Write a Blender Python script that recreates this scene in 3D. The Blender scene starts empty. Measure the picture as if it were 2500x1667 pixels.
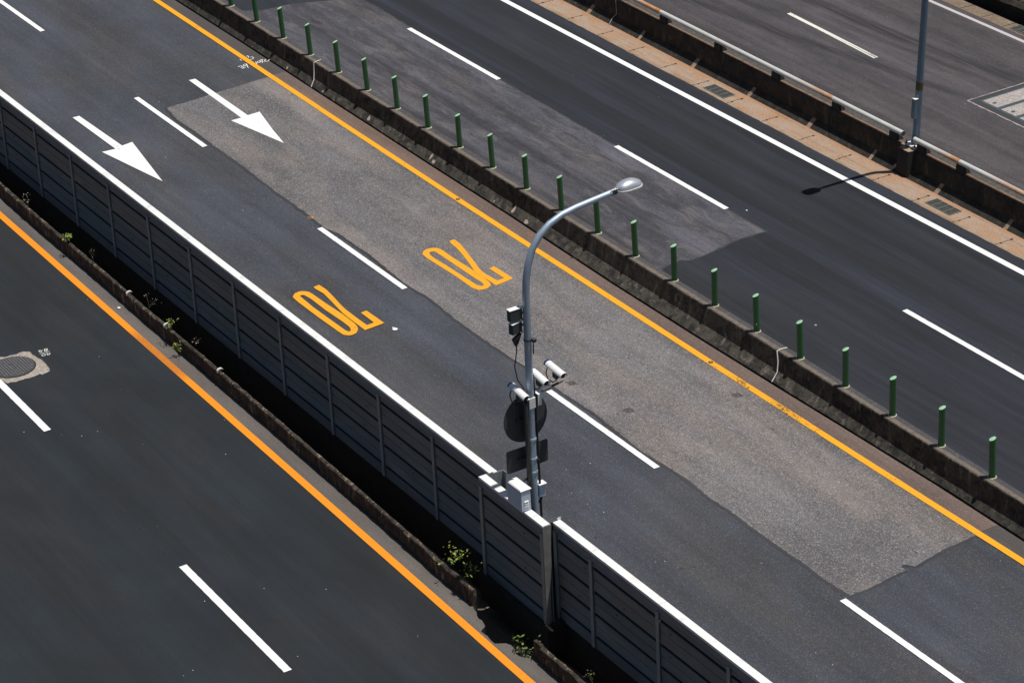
DATA={'z1o':[(12.814,-2.21),(12.707,-2.098),(12.685,-1.965),(12.739,-1.883),(12.824,-1.818),(12.991,-1.797),(13.574,-1.782),(14.301,-1.741),(14.825,-1.747),(14.988,-1.773),(15.128,-1.829),(15.251,-1.941),(15.281,-2.055),(15.253,-2.137),(15.151,-2.211),(14.881,-2.224),(14.024,-2.246),(13.111,-2.248),(12.878,-2.233)],'z1i':[(12.89,-2.074),(12.879,-2.024),(12.91,-1.975),(13.18,-1.943),(13.878,-1.948),(14.618,-1.916),(14.902,-1.921),(15.033,-1.956),(15.094,-1.995),(15.098,-2.041),(14.997,-2.071),(14.331,-2.086),(13.549,-2.098),(12.997,-2.077)],'s1':[(12.691,-1.613),(12.668,-1.462),(12.957,-1.446),(13.201,-1.468),(13.462,-1.5),(13.804,-1.55),(14.105,-1.578),(14.607,-1.582),(15.073,-1.575),(15.056,-1.39),(14.463,-1.387),(14.443,-1.238),(14.906,-1.223),(15.21,-1.221),(15.23,-1.385),(15.257,-1.727),(14.866,-1.727),(14.472,-1.726),(14.239,-1.718),(14.016,-1.695),(13.499,-1.631),(13.121,-1.591),(12.778,-1.626)],'z2o':[(12.671,1.226),(12.559,1.343),(12.542,1.435),(12.551,1.522),(12.586,1.594),(12.633,1.648),(12.79,1.683),(13.274,1.674),(14.004,1.698),(14.568,1.702),(14.884,1.68),(14.975,1.654),(15.047,1.604),(15.118,1.481),(15.115,1.369),(15.074,1.28),(14.892,1.22),(14.209,1.232),(13.484,1.204),(12.928,1.185),(12.74,1.203)],'z2i':[(12.746,1.361),(12.707,1.442),(12.772,1.508),(13.152,1.515),(13.922,1.518),(14.486,1.522),(14.802,1.536),(14.92,1.51),(14.947,1.437),(14.85,1.382),(14.367,1.366),(13.625,1.35),(13.09,1.321),(12.89,1.323)],'s2':[(12.49,2.053),(12.476,2.149),(12.513,2.197),(12.84,2.165),(13.238,2.078),(13.773,1.953),(14.045,1.881),(14.225,1.841),(14.464,1.822),(14.925,1.861),(14.911,2.042),(14.288,2.033),(14.258,2.178),(14.608,2.194),(15.045,2.2),(15.092,1.953),(15.124,1.705),(14.847,1.704),(14.412,1.681),(14.199,1.696),(13.849,1.792),(13.367,1.908),(12.939,1.99),(12.639,2.017)],'note1':[[(-0.195,3.076),(-0.23,3.14),(-0.22,3.174),(-0.167,3.176),(-0.113,3.136),(-0.108,3.1)],[(-0.113,3.136),(-0.121,3.169),(-0.075,3.185),(-0.017,3.15),(-0.025,3.097)],[(-0.236,3.348),(-0.265,3.323),(-0.266,3.289),(-0.209,3.231),(-0.144,3.226),(-0.149,3.263),(-0.194,3.315),(-0.236,3.348),(-0.065,3.283),(0.024,3.266)],[(-0.071,3.211),(-0.052,3.213)],[(-0.224,3.611),(-0.062,3.567)],[(-0.141,3.705),(-0.111,3.68),(-0.107,3.652),(-0.13,3.635),(-0.169,3.637),(-0.207,3.656),(-0.225,3.685),(-0.214,3.708),(-0.181,3.716),(-0.14,3.705)],[(-0.177,3.724),(-0.241,3.752),(-0.271,3.802),(-0.242,3.838),(-0.155,3.753),(-0.142,3.769),(-0.056,3.725)],[(-0.098,3.792),(-0.079,3.794)],[(-0.218,3.912),(-0.176,3.856),(-0.093,3.83),(-0.054,3.878),(-0.075,3.918),(-0.135,3.972)],[(-0.733,3.592),(-0.747,3.64),(-0.681,3.635),(-0.629,3.613),(-0.63,3.591)],[(-0.615,3.652),(-0.589,3.708),(-0.499,3.69),(-0.453,3.638),(-0.469,3.554)],[(-0.654,3.365),(-0.593,3.354),(-0.54,3.355)]],'note2':[[(11.776,-7.861),(11.769,-7.894),(11.781,-7.919),(11.809,-7.915),(11.828,-7.873),(11.857,-7.876),(11.873,-7.903),(11.845,-7.94)],[(11.802,-7.842),(11.799,-7.831)],[(11.8,-7.723),(11.779,-7.775),(11.791,-7.793),(11.816,-7.792),(11.853,-7.759),(11.883,-7.752),(11.895,-7.777),(11.876,-7.818),(11.851,-7.819),(11.842,-7.79),(11.835,-7.743),(11.8,-7.723)],[(11.931,-7.956),(11.94,-7.733)],[(12.013,-7.945),(11.986,-7.908),(12.005,-7.875),(12.049,-7.872),(12.069,-7.903),(12.069,-7.943),(12.031,-7.953),(12.013,-7.945)],[(11.984,-7.821),(12.03,-7.824),(12.078,-7.843),(12.097,-7.817),(12.042,-7.761),(12.03,-7.792),(12.03,-7.824)]],'arr1':[(0.196,-1.89),(0.203,-1.708),(2.655,-1.646),(2.599,-1.34),(5.275,-1.789),(2.701,-2.221),(2.737,-1.866)],'arr2':[(-0.202,1.626),(-0.187,1.803),(2.888,1.772),(2.869,2.122),(4.116,1.848),(5.055,1.673),(2.926,1.276),(2.927,1.564)],'pc':[(-3.568,5.513),(-3.487,6.415),(-2.714,8.129),(-1.71,8.166),(0.072,8.119),(5.502,8.084),(6.881,8.101),(8.794,8.1),(10.268,8.091),(12.026,8.109),(13.72,8.128),(15.027,8.128),(15.73,8.119),(16.466,8.131),(16.437,7.448),(16.488,7.087),(16.615,6.545),(16.679,6.173),(16.661,5.87),(16.543,5.716),(16.554,5.417),(16.662,5.109)],'pb':[(1.113,0.339),(1.099,0.933),(1.035,1.556),(0.964,2.355),(0.901,3.219),(0.925,3.497),(0.9,3.56),(29.66,3.56),(29.678,3.358),(29.703,3.041),(29.719,2.665),(29.752,2.414),(29.797,2.164),(29.875,1.773),(29.69,1.641),(29.735,1.557),(29.879,1.559),(29.898,1.256),(29.984,0.478),(29.953,0.341),(29.968,0.208),(29.354,0.151),(28.707,0.177),(27.267,0.164),(26.223,0.196),(25.559,0.16),(24.792,0.225),(23.856,0.174),(23.227,0.128),(22.303,0.182),(21.356,0.237),(20.535,0.196),(19.713,0.176),(18.931,0.2),(18.294,0.157),(17.012,0.129),(15.965,0.134),(15.118,0.186),(14.577,0.197),(13.789,0.125),(12.064,0.23),(10.57,0.213),(10.062,0.103),(8.974,0.142),(8.452,0.146),(6.847,0.157),(5.578,0.205),(4.228,0.205),(2.946,0.231),(1.991,0.203)],'mh':[(11.643,-8.768),(11.593,-8.651),(11.614,-8.517),(11.636,-8.383),(11.612,-8.309),(11.607,-8.211),(11.681,-8.099),(11.902,-8.083),(12.08,-8.057),(12.267,-8.044),(12.392,-8.035),(12.541,-8.045),(12.801,-8.113),(12.824,-8.186),(12.863,-8.314),(12.793,-8.331),(12.821,-8.422),(12.84,-8.525),(12.832,-8.663),(12.819,-8.783),(12.794,-8.944),(12.782,-9.088),(12.353,-9.07)],'mhc':[(12.426,-8.249),(11.816,-8.381),(12.604,-8.941)],'spall':[[(4.542,4.019),(4.528,4.11),(4.753,4.068),(4.919,3.953),(4.81,3.923)],[(12.06,4.075),(12.044,4.197),(12.164,4.153),(12.272,4.064),(12.373,3.941),(12.293,3.921)],[(12.697,3.937),(12.684,4.005),(12.875,3.972),(12.961,3.944),(12.907,3.901)],[(8.158,3.976),(8.033,4.174),(7.739,4.376),(7.912,4.308),(8.422,3.958),(8.421,3.885)],[(2.555,3.999),(2.547,4.068),(2.785,3.973),(2.771,3.925)],[(0.654,4.018),(0.633,4.073),(0.787,4.022),(0.781,3.982)]],'crackline':[(15.876,-9.297),(16.648,-9.32),(17.339,-9.328),(17.914,-9.322),(18.582,-9.331),(19.266,-9.351),(19.839,-9.358),(20.238,-9.351),(20.614,-9.368),(21.305,-9.376),(21.678,-9.364)],'slot':[(-1.571,4.007),(2.242,3.969),(5.296,3.957),(8.48,3.929),(12.204,3.931),(13.515,3.909),(16.641,3.866),(20.014,3.879),(22.607,3.913),(25.672,3.973),(27.886,4.008),(30.292,3.993)]}
CAMPOS=(66.5885162705559, -28.12871710824658, 29.245851520066854)
CAMR=(0.5261594327065546, 0.8490480966384742, -0.04768208225844091)
CAMU=(-0.36747559866869495, 0.2775761496467687, 0.8876447293429726)
CAMF=(-0.766888476740263, 0.4495206455123712, -0.4580537670417528)
LENS=104.38195699449622
import bpy, bmesh, math, random
from mathutils import Vector, Matrix, geometry, noise as mnoise
random.seed(7)
sc = bpy.context.scene
COL = sc.collection
PI = math.pi

# ------------------------------------------------------------------ object helpers
def tag(o, label=None, cat=None, group=None, kind=None):
    if label: o['label'] = label
    if cat: o['category'] = cat
    if group: o['group'] = group
    if kind: o['kind'] = kind
    return o

def empty(name, loc, label, cat, group=None, rz=0.0):
    o = bpy.data.objects.new(name, None); COL.objects.link(o)
    o.location = loc; o.rotation_euler = (0, 0, rz); o.empty_display_size = .2
    return tag(o, label, cat, group)

class MB:
    """collects polygons with a material index and links them as one mesh object"""
    def __init__(s): s.v = []; s.f = []; s.m = []
    def face(s, pts, mi=0):
        n = len(s.v); s.v += [tuple(p) for p in pts]; s.f.append(tuple(range(n, n + len(pts)))); s.m.append(mi)
    def raw(s, vs, fs, mi=0):
        n = len(s.v); s.v += [tuple(p) for p in vs]
        for f in fs: s.f.append(tuple(n + i for i in f)); s.m.append(mi)
    def box(s, x0, x1, y0, y1, z0, z1, mi=0, M=None):
        vs = [Vector(p) for p in ((x0,y0,z0),(x1,y0,z0),(x1,y1,z0),(x0,y1,z0),(x0,y0,z1),(x1,y0,z1),(x1,y1,z1),(x0,y1,z1))]
        if M: vs = [M @ v for v in vs]
        s.raw(vs, [(0,3,2,1),(4,5,6,7),(0,1,5,4),(1,2,6,5),(2,3,7,6),(3,0,4,7)], mi)
    def tube(s, pts, r, n=12, mi=0, cap=True):
        pts = [Vector(p) for p in pts]; rr = r if isinstance(r, (list, tuple)) else [r] * len(pts)
        rings = []; ref = None
        for i, p in enumerate(pts):
            d = (pts[min(i+1, len(pts)-1)] - pts[max(i-1, 0)]).normalized()
            if ref is None: ref = Vector((1,0,0)) if abs(d.x) < .8 else Vector((0,1,0))
            a = (ref - d * ref.dot(d)).normalized(); ref = a; b = d.cross(a)
            rings.append([p + (a*math.cos(2*PI*k/n) + b*math.sin(2*PI*k/n)) * rr[i] for k in range(n)])
        vs = [v for ring in rings for v in ring]
        fs = [(i*n+k, i*n+(k+1)%n, (i+1)*n+(k+1)%n, (i+1)*n+k) for i in range(len(pts)-1) for k in range(n)]
        if cap: fs += [tuple(range(n))[::-1], tuple(range((len(pts)-1)*n, len(pts)*n))]
        s.raw(vs, fs, mi)
    def sheet(s, outer, z, holes=(), mi=0):
        polys = [[Vector((x, y, 0)) for x, y in outer]] + [[Vector((x, y, 0)) for x, y in h] for h in holes]
        flat = [p for poly in polys for p in poly]
        tris = geometry.tessellate_polygon(polys)
        vs = [(p.x, p.y, z) for p in flat]; fs = []
        for t in tris:
            a, b, c = (flat[i] for i in t)
            cr = (b-a).cross(c-a).z
            fs.append(tuple(t) if cr > 0 else tuple(reversed(t)))
        s.raw(vs, fs, mi)
    def sweep(s, xs, prof, jit=0.0, mi=0, yoff=None, caps=True, seed=0):
        """profile (y,z) swept along X with rough edges"""
        n = len(prof); vs = []
        for x in xs:
            dy = yoff(x) if yoff else 0
            for j, (y, z) in enumerate(prof):
                w = mnoise.noise_vector(Vector((x*3.1 + seed, j*7.3, seed)))*jit + mnoise.noise_vector(Vector((x*11 + seed, j*5.1, 9)))*jit*.5 if jit else Vector((0,0,0))
                vs.append((x, y + dy + w.y, z + w.z))
        fs = []
        for i in range(len(xs)-1):
            for j in range(n):
                k = (j+1) % n
                fs.append((i*n+j, i*n+k, (i+1)*n+k, (i+1)*n+j))
        if caps: fs += [tuple(range(n))[::-1], tuple(range((len(xs)-1)*n, len(xs)*n))]
        s.raw(vs, fs, mi)
    def build(s, name, mats, parent=None, smooth=False, bevel=0.0, fix=True):
        me = bpy.data.meshes.new(name); me.from_pydata(s.v, [], s.f)
        for m in (mats if isinstance(mats, (list, tuple)) else [mats]): me.materials.append(m)
        for p, mi in zip(me.polygons, s.m): p.material_index = mi
        me.update()
        if fix:
            bm = bmesh.new(); bm.from_mesh(me); bmesh.ops.recalc_face_normals(bm, faces=bm.faces); bm.to_mesh(me); bm.free()
        if smooth:
            for p in me.polygons: p.use_smooth = True
        o = bpy.data.objects.new(name, me); COL.objects.link(o)
        if parent:
            o.parent = parent
            if parent.type == 'EMPTY' or True:
                o.matrix_parent_inverse = Matrix.Identity(4)
        if bevel:
            b = o.modifiers.new('Bevel', 'BEVEL'); b.width = bevel; b.segments = 2; b.limit_method = 'ANGLE'
        if smooth:
            try:
                e = o.modifiers.new('EdgeSplit', 'EDGE_SPLIT'); e.split_angle = math.radians(42)
            except Exception: pass
        return o

def children_of(o): return list(o.children)
def copy_tree(o, parent=None):
    c = o.copy(); COL.objects.link(c)
    if parent: c.parent = parent
    for ch in children_of(o): copy_tree(ch, c)
    return c

# ------------------------------------------------------------------ node helpers
class NT:
    def __init__(s, name, rough=.9):
        s.m = bpy.data.materials.new(name); s.m.use_nodes = True; s.t = s.m.node_tree
        s.b = s.t.nodes['Principled BSDF']; s.b.inputs['Roughness'].default_value = rough
        s.pos = s.n('ShaderNodeNewGeometry').outputs['Position']
    def n(s, typ, **kw):
        nd = s.t.nodes.new(typ)
        for k, v in kw.items(): setattr(nd, k, v)
        return nd
    def L(s, a, b): s.t.links.new(a, b)
    def put(s, sock, v):
        if isinstance(v, bpy.types.NodeSocket): s.L(v, sock)
        elif isinstance(v, (tuple, list)) and len(v) == 3 and sock.type == 'RGBA': sock.default_value = (*v, 1)
        else: sock.default_value = v
    def vec(s, scale, loc=(0,0,0), src=None):
        a = s.n('ShaderNodeVectorMath', operation='MULTIPLY'); s.L(src or s.pos, a.inputs[0]); a.inputs[1].default_value = scale
        b = s.n('ShaderNodeVectorMath', operation='ADD'); s.L(a.outputs[0], b.inputs[0]); b.inputs[1].default_value = loc
        return b.outputs[0]
    def noise(s, vec, scale, detail=3, rough=.55, dist=0.0):
        a = s.n('ShaderNodeTexNoise'); s.put(a.inputs['Vector'], vec); a.inputs['Scale'].default_value = scale
        a.inputs['Detail'].default_value = detail; a.inputs['Roughness'].default_value = rough; a.inputs['Distortion'].default_value = dist
        return a.outputs['Fac']
    def vor(s, vec, scale, out='Distance', feature='F1', rnd=1.0):
        a = s.n('ShaderNodeTexVoronoi', feature=feature); s.put(a.inputs['Vector'], vec); a.inputs['Scale'].default_value = scale
        a.inputs['Randomness'].default_value = rnd
        return a.outputs[out]
    def rng(s, v, a, b, c=0.0, d=1.0, smooth=True):
        m = s.n('ShaderNodeMapRange', interpolation_type='SMOOTHSTEP' if smooth else 'LINEAR')
        s.put(m.inputs[0], v); m.inputs[1].default_value = a; m.inputs[2].default_value = b
        m.inputs[3].default_value = c; m.inputs[4].default_value = d
        return m.outputs[0]
    def math(s, op, a, b=None, c=None):
        m = s.n('ShaderNodeMath', operation=op); s.put(m.inputs[0], a)
        if b is not None: s.put(m.inputs[1], b)
        if c is not None: s.put(m.inputs[2], c)
        return m.outputs[0]
    def mix(s, f, a, b, mode='MIX'):
        m = s.n('ShaderNodeMix', data_type='RGBA', blend_type=mode)
        s.put(m.inputs[0], f); s.put(m.inputs[6], a); s.put(m.inputs[7], b)
        return m.outputs[2]
    def scale(s, col, f):
        """colour times a scalar"""
        c = s.n('ShaderNodeCombineXYZ')
        for i in range(3): s.put(c.inputs[i], f)
        return s.mix(1.0, col, c.outputs[0], 'MULTIPLY')
    def sep(s):
        a = s.n('ShaderNodeSeparateXYZ'); s.L(s.pos, a.inputs[0]); return a.outputs
    def bump(s, h, strength=.3, dist=.01):
        b = s.n('ShaderNodeBump'); s.put(b.inputs['Height'], h); b.inputs['Strength'].default_value = strength; b.inputs['Distance'].default_value = dist
        s.L(b.outputs[0], s.b.inputs['Normal'])
    def col(s, c): s.put(s.b.inputs['Base Color'], c)

def asphalt(name, base, warm, grain=.35, blotch=.18, streak=.18, warmth=.35, white=.0, dark=.3, seed=0.0, coarse=0.0, scr=0.0, skids=()):
    t = NT(name, .88)
    g1 = t.noise(t.pos, 42, 2, .7); g2 = t.noise(t.vec((1,1,1), (seed,3,1)), 90, 1, .5)
    bl = t.noise(t.vec((.55,1.1,1), (seed,seed,0)), .55, 5, .6, .4)
    st = t.noise(t.vec((.05,1.6,1), (seed*2,1,0)), 1.0, 5, .62, .15)
    st2 = t.noise(t.vec((.30,7.0,1), (seed,7,0)), 1.0, 4, .6, .3)
    wm = t.noise(t.vec((.16,.6,1), (4,seed*3,0)), 1.0, 4, .6, .5)
    col = t.mix(t.rng(wm, .42, .68, 0, warmth), base, warm)
    f = t.rng(g1, .25, .75, 1-grain, 1+grain, False)
    f = t.math('MULTIPLY', f, t.rng(g2, .3, .7, 1-grain*.6, 1+grain*.6, False))
    f = t.math('MULTIPLY', f, t.rng(bl, .34, .66, 1-blotch, 1+blotch, False))
    f = t.math('MULTIPLY', f, t.rng(st, .36, .64, 1-streak, 1+streak, False))
    f = t.math('MULTIPLY', f, t.rng(st2, .3, .7, 1-streak*.45, 1+streak*.45, False))
    col = t.scale(col, f)
    if coarse:   # exposed aggregate: single pale and dark stones
        vc = t.vor(t.vec((1,1,1), (seed,0,0)), 46, 'Color')
        sp = t.n('ShaderNodeSeparateColor'); t.L(vc, sp.inputs[0])
        col = t.mix(t.rng(sp.outputs[0], .80, .95, 0, coarse), col, (.42,.38,.36))
        col = t.mix(t.rng(sp.outputs[1], .82, .95, 0, coarse), col, (.03,.028,.03))
    if dark:     # little tar and rubber marks, drawn out along the traffic
        dv = t.vor(t.vec((1.0,4.0,1), (seed,2,0)), 1.9)
        dn = t.noise(t.vec((3,8,1), (1,seed,0)), 1.0, 3)
        dm = t.math('MULTIPLY', t.rng(dv, .05, .13, 1, 0), t.rng(dn, .44, .6, 0, dark))
        col = t.mix(dm, col, (.012,.012,.014))
        dv3 = t.vor(t.vec((4,7,1), (seed*1.7,5,0)), 1.3); col = t.mix(t.rng(dv3, .05, .09, dark*1.5, 0), col, (.014,.014,.016))
    if white:    # stray paint spots
        wv = t.vor(t.vec((1,1,1), (seed*5,1,2)), 4.2); wn = t.noise(t.vec((1,1,1), (seed,9,0)), .6, 3, .7)
        wmsk = t.math('MULTIPLY', t.rng(wv, .035, .06, 1, 0), t.rng(wn, .55, .68, 0, white))
        wmsk = t.math('MINIMUM', wmsk, 1.0)
        col = t.mix(wmsk, col, (.55,.55,.54))
    if scr:      # pale scuffs and dark stains smeared along the road
        sn = t.noise(t.vec((.45,1.4,1), (seed,3,0)), 1.7, 8, .72, .9)
        col = t.mix(t.rng(sn, .50, .64, 0, scr), col, tuple(min(1, c*1.6) for c in warm))
        sn2 = t.noise(t.vec((.38,1.5,1), (seed+8,11,0)), 1.5, 8, .72, .7)
        col = t.mix(t.rng(sn2, .50, .63, 0, scr), col, tuple(c*.42 for c in base))
    x, y, z = t.sep()
    for (x0, y0, x1, y1, wd, am) in skids:   # long rubber marks, swept across the lane
        k = (y1-y0)/(x1-x0)
        cy = t.math('ADD', t.math('MULTIPLY', x, k), y0-k*x0)
        wob = t.math('MULTIPLY', t.math('SUBTRACT', t.noise(t.vec((.22,0,0), (y0,0,0)), 1.0, 3, .5), .5), .55)
        d = t.math('ABSOLUTE', t.math('SUBTRACT', t.math('SUBTRACT', y, cy), wob))
        br = t.noise(t.vec((.35,9,1), (x0,0,0)), 1.0, 5, .7)
        mk = t.math('MULTIPLY', t.rng(d, wd*.25, wd, 1, 0), t.rng(br, .32, .6, .15, am))
        mk = t.math('MULTIPLY', mk, t.math('MULTIPLY', t.rng(x, x0-.6, x0+.8), t.rng(x, x1-1.2, x1+.6, 1, 0)))
        col = t.mix(mk, col, (.012,.012,.015))
    t.col(col); t.bump(g1, .25, .006)
    return t.m

def paint(name, colr, under, wear=.25, seed=0.0, worn=None, rough=.6, stain=None, heavy=0.0):
    """road paint: fine cracks, lost flakes, tyre dirt; worn = (x0, x1) stretch that has lost more"""
    t = NT(name, rough)
    n1 = t.noise(t.vec((1,1,1), (seed,0,0)), 26, 4, .65); n2 = t.noise(t.vec((.4,1,1), (seed,5,0)), 3.0, 3)
    th = t.rng(n2, .35, .7, .80, .80 - wear*.35)
    if worn:
        x = t.sep()[0]
        g = t.math('MULTIPLY', t.rng(x, worn[0], worn[0]+1.5), t.rng(x, worn[1]-1.0, worn[1], 1, 0))
        th = t.math('SUBTRACT', th, t.math('MULTIPLY', g, .12))
    lost = t.math('GREATER_THAN', n1, th)
    dirt = t.noise(t.vec((.35,2.2,1), (seed,2,0)), 2.0, 5, .7)
    c = t.mix(t.rng(dirt, .5, .8, 0, .14+heavy), colr, tuple(k*.55 for k in colr))
    if stain:
        x = t.sep()[0]
        g = t.math('MULTIPLY', t.rng(x, stain[0], stain[0]+.8), t.rng(x, stain[1]-.8, stain[1], 1, 0))
        c = t.mix(t.math('MULTIPLY', g, t.rng(n1, .3, .7, .55, .95)), c, (.42,.13,.015))
    c = t.mix(t.math('MULTIPLY', lost, .85), c, under)
    t.col(c); t.bump(n1, .15, .003)
    return t.m

def flat(name, colr, rough=.6, var=.12, scale=6, metal=0.0, dirt=None, dirtamt=.0, spec=None):
    t = NT(name, rough)
    n1 = t.noise(t.pos, scale, 4, .6)
    c = t.scale(colr, t.rng(n1, .3, .7, 1-var, 1+var, False))
    if dirt:
        n2 = t.noise(t.vec((1,1,.35)), scale*.9, 5, .7, .3); c = t.mix(t.rng(n2, .5, .68, 0, dirtamt), c, dirt)
    t.col(c); t.b.inputs['Metallic'].default_value = metal
    if spec is not None: t.b.inputs['Specular IOR Level'].default_value = spec
    return t.m

def concrete(name, base, dark, light=None, amt=.8, scale=3.0, top=None, orange=None, lampt=.5):
    """weathered concrete: black grime, pale scuffs, optional cleaner or rusty top edge"""
    t = NT(name, .92)
    n1 = t.noise(t.vec((1,1,1)), scale, 6, .7, .3); n2 = t.noise(t.pos, 22, 4, .75); n3 = t.noise(t.vec((1,1,.25), (3,1,0)), scale*1.4, 5, .7)
    c = t.mix(t.rng(n1, .38, .66, 0, amt), base, dark)
    if light: c = t.mix(t.rng(n3, .54, .66, 0, lampt), c, light)
    c = t.scale(c, t.rng(n2, .3, .7, .55, 1.45, False))
    sp = t.noise(t.pos, 70, 2, .6); c = t.mix(t.rng(sp, .64, .72, 0, .5), c, tuple(min(.6, k*2.6+.05) for k in base))
    if orange:
        y = t.sep()[1]
        e = t.math('MULTIPLY', t.rng(y, orange[1], orange[1]+orange[2], 1, 0), t.rng(n3, .35, .6, .45, 1))
        c = t.mix(e, c, orange[0])
    t.col(c); t.bump(n2, .35, .012)
    return t.m

# ------------------------------------------------------------------ materials
B0 = (.041,.0465,.060)
M = {}
M['A'] = asphalt('asphalt_near', (.0095,.0142,.0192), (.0138,.0140,.0162), grain=.42, blotch=.24, streak=.20, warmth=.8, white=2.2, dark=.3, seed=3.1)
M['B'] = asphalt('asphalt_middle', B0, (.049,.047,.050), grain=.58, blotch=.20, streak=.17, warmth=.8, white=1.6, dark=1.0, coarse=.10, seed=1.3)
M['Bp'] = asphalt('asphalt_old_aggregate', (.110,.106,.112), (.176,.153,.142), grain=.52, blotch=.2, streak=.15, warmth=.9, dark=1.0, seed=6.7, coarse=.42)
M['seam'] = asphalt('asphalt_seam', (.038,.038,.043), (.045,.04,.04), grain=.3, dark=.1, seed=2)
M['C'] = asphalt('asphalt_dark', (.0135,.0165,.0245), (.0185,.0190,.0225), grain=.30, blotch=.15, streak=.42, warmth=.6, white=.4, dark=.12, seed=9.4, skids=((-8,9.0,30,9.15,.40,.5),(-8,10.4,30,10.55,.36,.45),(12,6.0,30,6.1,.35,.4)))
M['Cp'] = asphalt('asphalt_stained', (.056,.056,.070), (.080,.072,.074), grain=.40, blotch=.25, streak=.32, warmth=.85, dark=.5, seed=4.2, coarse=.12, scr=.62, skids=((-3,6.1,15,6.4,.30,.6),(4,5.3,16.5,5.05,.22,.7),(-3,7.3,9,7.0,.20,.45)))
M['D'] = asphalt('asphalt_grey', (.053,.048,.054), (.062,.053,.055), grain=.36, blotch=.15, streak=.30, warmth=.6, white=.9, dark=.25, seed=12.5, coarse=.1, scr=.28, skids=((2,17.45,13.8,18.5,.34,.85),(6.5,17.35,12.5,17.85,.16,.6),(2.5,15.1,13.6,16.85,.26,.8),(-3,15.9,6,16.5,.25,.6)))
M['verge'] = asphalt('verge_asphalt', (.098,.087,.080), (.130,.098,.080), grain=.3, blotch=.2, streak=.12, white=.4, dark=.3, seed=5.5)
M['marginB'] = asphalt('margin_brown', (.125,.088,.074), (.16,.098,.070), grain=.3, blotch=.15, streak=.12, warmth=.7, dark=.25, seed=8.8, coarse=.15)
M['marginB2'] = asphalt('margin_grey', (.066,.060,.059), (.085,.068,.06), grain=.3, blotch=.15, streak=.1, warmth=.6, white=.4, dark=.25, seed=8.1)
M['gutter'] = None
def gutter_mat():
    t = NT('gutter_rusty_concrete', .92)
    n1 = t.noise(t.vec((.5,1.3,1)), 2.2, 6, .68, .3); n2 = t.noise(t.pos, 38, 3, .7); n3 = t.noise(t.vec((.18,5,1), (2,0,0)), 1.4, 5, .7, .4)
    c = t.mix(t.rng(n1, .35, .65), (.34,.265,.205), (.35,.21,.125))
    y = t.sep()[1]
    c = t.mix(t.math('MULTIPLY', t.rng(y, 12.28, 12.48), .55), c, (.36,.165,.075))
    c = t.mix(t.rng(n3, .55, .7, 0, .55), c, (.13,.085,.06))
    c = t.mix(t.math('MULTIPLY', t.rng(y, 11.80, 11.95, 1, 0), t.rng(n1, .4, .62, .1, .6)), c, (.16,.12,.09))
    c = t.scale(c, t.rng(n2, .28, .72, .62, 1.38, False))
    t.col(c); t.bump(n2, .4, .01); return t.m
M['gutter'] = gutter_mat()
M['gutterD'] = concrete('gutter_far_concrete', (.20,.145,.10), (.12,.09,.065), (.26,.2,.14), .6, 2.5)
M['crack'] = flat('crack_dark', (.012,.011,.010), 1.0)
M['white'] = paint('paint_white', (.84,.84,.83), B0, .40, 1.0)
M['whiteC'] = paint('paint_white_line', (.84,.84,.83), (.03,.034,.045), .12, 2.0)
M['whiteA'] = paint('paint_white_fresh', (.84,.84,.83), (.03,.034,.045), .05, 5.0)
M['whiteD'] = paint('paint_white_worn', (.70,.70,.63), (.07,.065,.065), .85, 3.0, heavy=.15)
M['whiteD2'] = paint('paint_white_dusty', (.50,.46,.46), (.07,.065,.065), .25, 3.0, heavy=.15)
M['arrow'] = paint('paint_arrow', (.80,.80,.79), B0, .60, 4.0, heavy=.12)
M['yelB'] = paint('paint_yellow_line', (.80,.355,.008), (.09,.06,.03), .55, 6.0, worn=(20.3,26.0))
M['yelN'] = paint('paint_yellow_number', (.80,.345,.008), (.10,.05,.03), .55, 7.0)
M['yelA'] = paint('paint_orange_line', (.78,.262,.006), (.03,.028,.03), .16, 8.0, stain=(11.9,15.2))
M['chalk'] = flat('chalk_white', (.75,.73,.70), .9, .2, 30)
M['deck'] = concrete('deck_side_concrete', (.022,.021,.020), (.010,.010,.010), None, .8)
M['bounce'] = concrete('bounce_floor_pale', (.15,.125,.10), (.08,.07,.055), None, .6)  # pale tone picked to bounce light inside the gap
M['barB'] = concrete('barrier_grimy_concrete', (.072,.062,.048), (.010,.010,.009), (.22,.195,.16), .95, 4.2)
M['barBtop'] = concrete('barrier_top_concrete', (.065,.062,.066), (.045,.043,.046), (.10,.09,.085), .5, 6, orange=((.165,.13,.10), 4.31, .03))
M['barC'] = concrete('barrier_stained_concrete', (.034,.030,.024), (.008,.008,.007), (.10,.085,.062), .92, 3.2)
M['barCtop'] = concrete('barrier_rusty_top', (.075,.072,.068), (.04,.038,.035), (.12,.11,.10), .6, 6, orange=((.50,.26,.12), 12.77, .13))
M['ped'] = concrete('pedestal_concrete', (.34,.24,.165), (.2,.14,.10), (.4,.32,.24), .5, 5)
M['kerb'] = concrete('kerb_mossy_concrete', (.052,.040,.029), (.006,.0055,.0045), (.27,.20,.14), .95, 6.5, lampt=.85)
M['mortar'] = flat('bare_mortar', (.44,.37,.30), .95, .2, 25)
M['steel'] = flat('galvanised_cap', (.78,.78,.76), .5, .07, 3, dirt=(.55,.56,.58), dirtamt=.6)
M['post'] = flat('fence_post_paint', (.30,.32,.32), .7, .1, 4, dirt=(.15,.14,.13), dirtamt=.5)
M['groove'] = flat('fence_groove', (.010,.010,.010), .9)
M['endface'] = flat('fence_end_plate', (.25,.245,.225), .8, .15, 6, dirt=(.16,.15,.14), dirtamt=.7)
M['rustplate'] = flat('rusty_foot_plate', (.55,.26,.10), .9, .3, 18)
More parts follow.
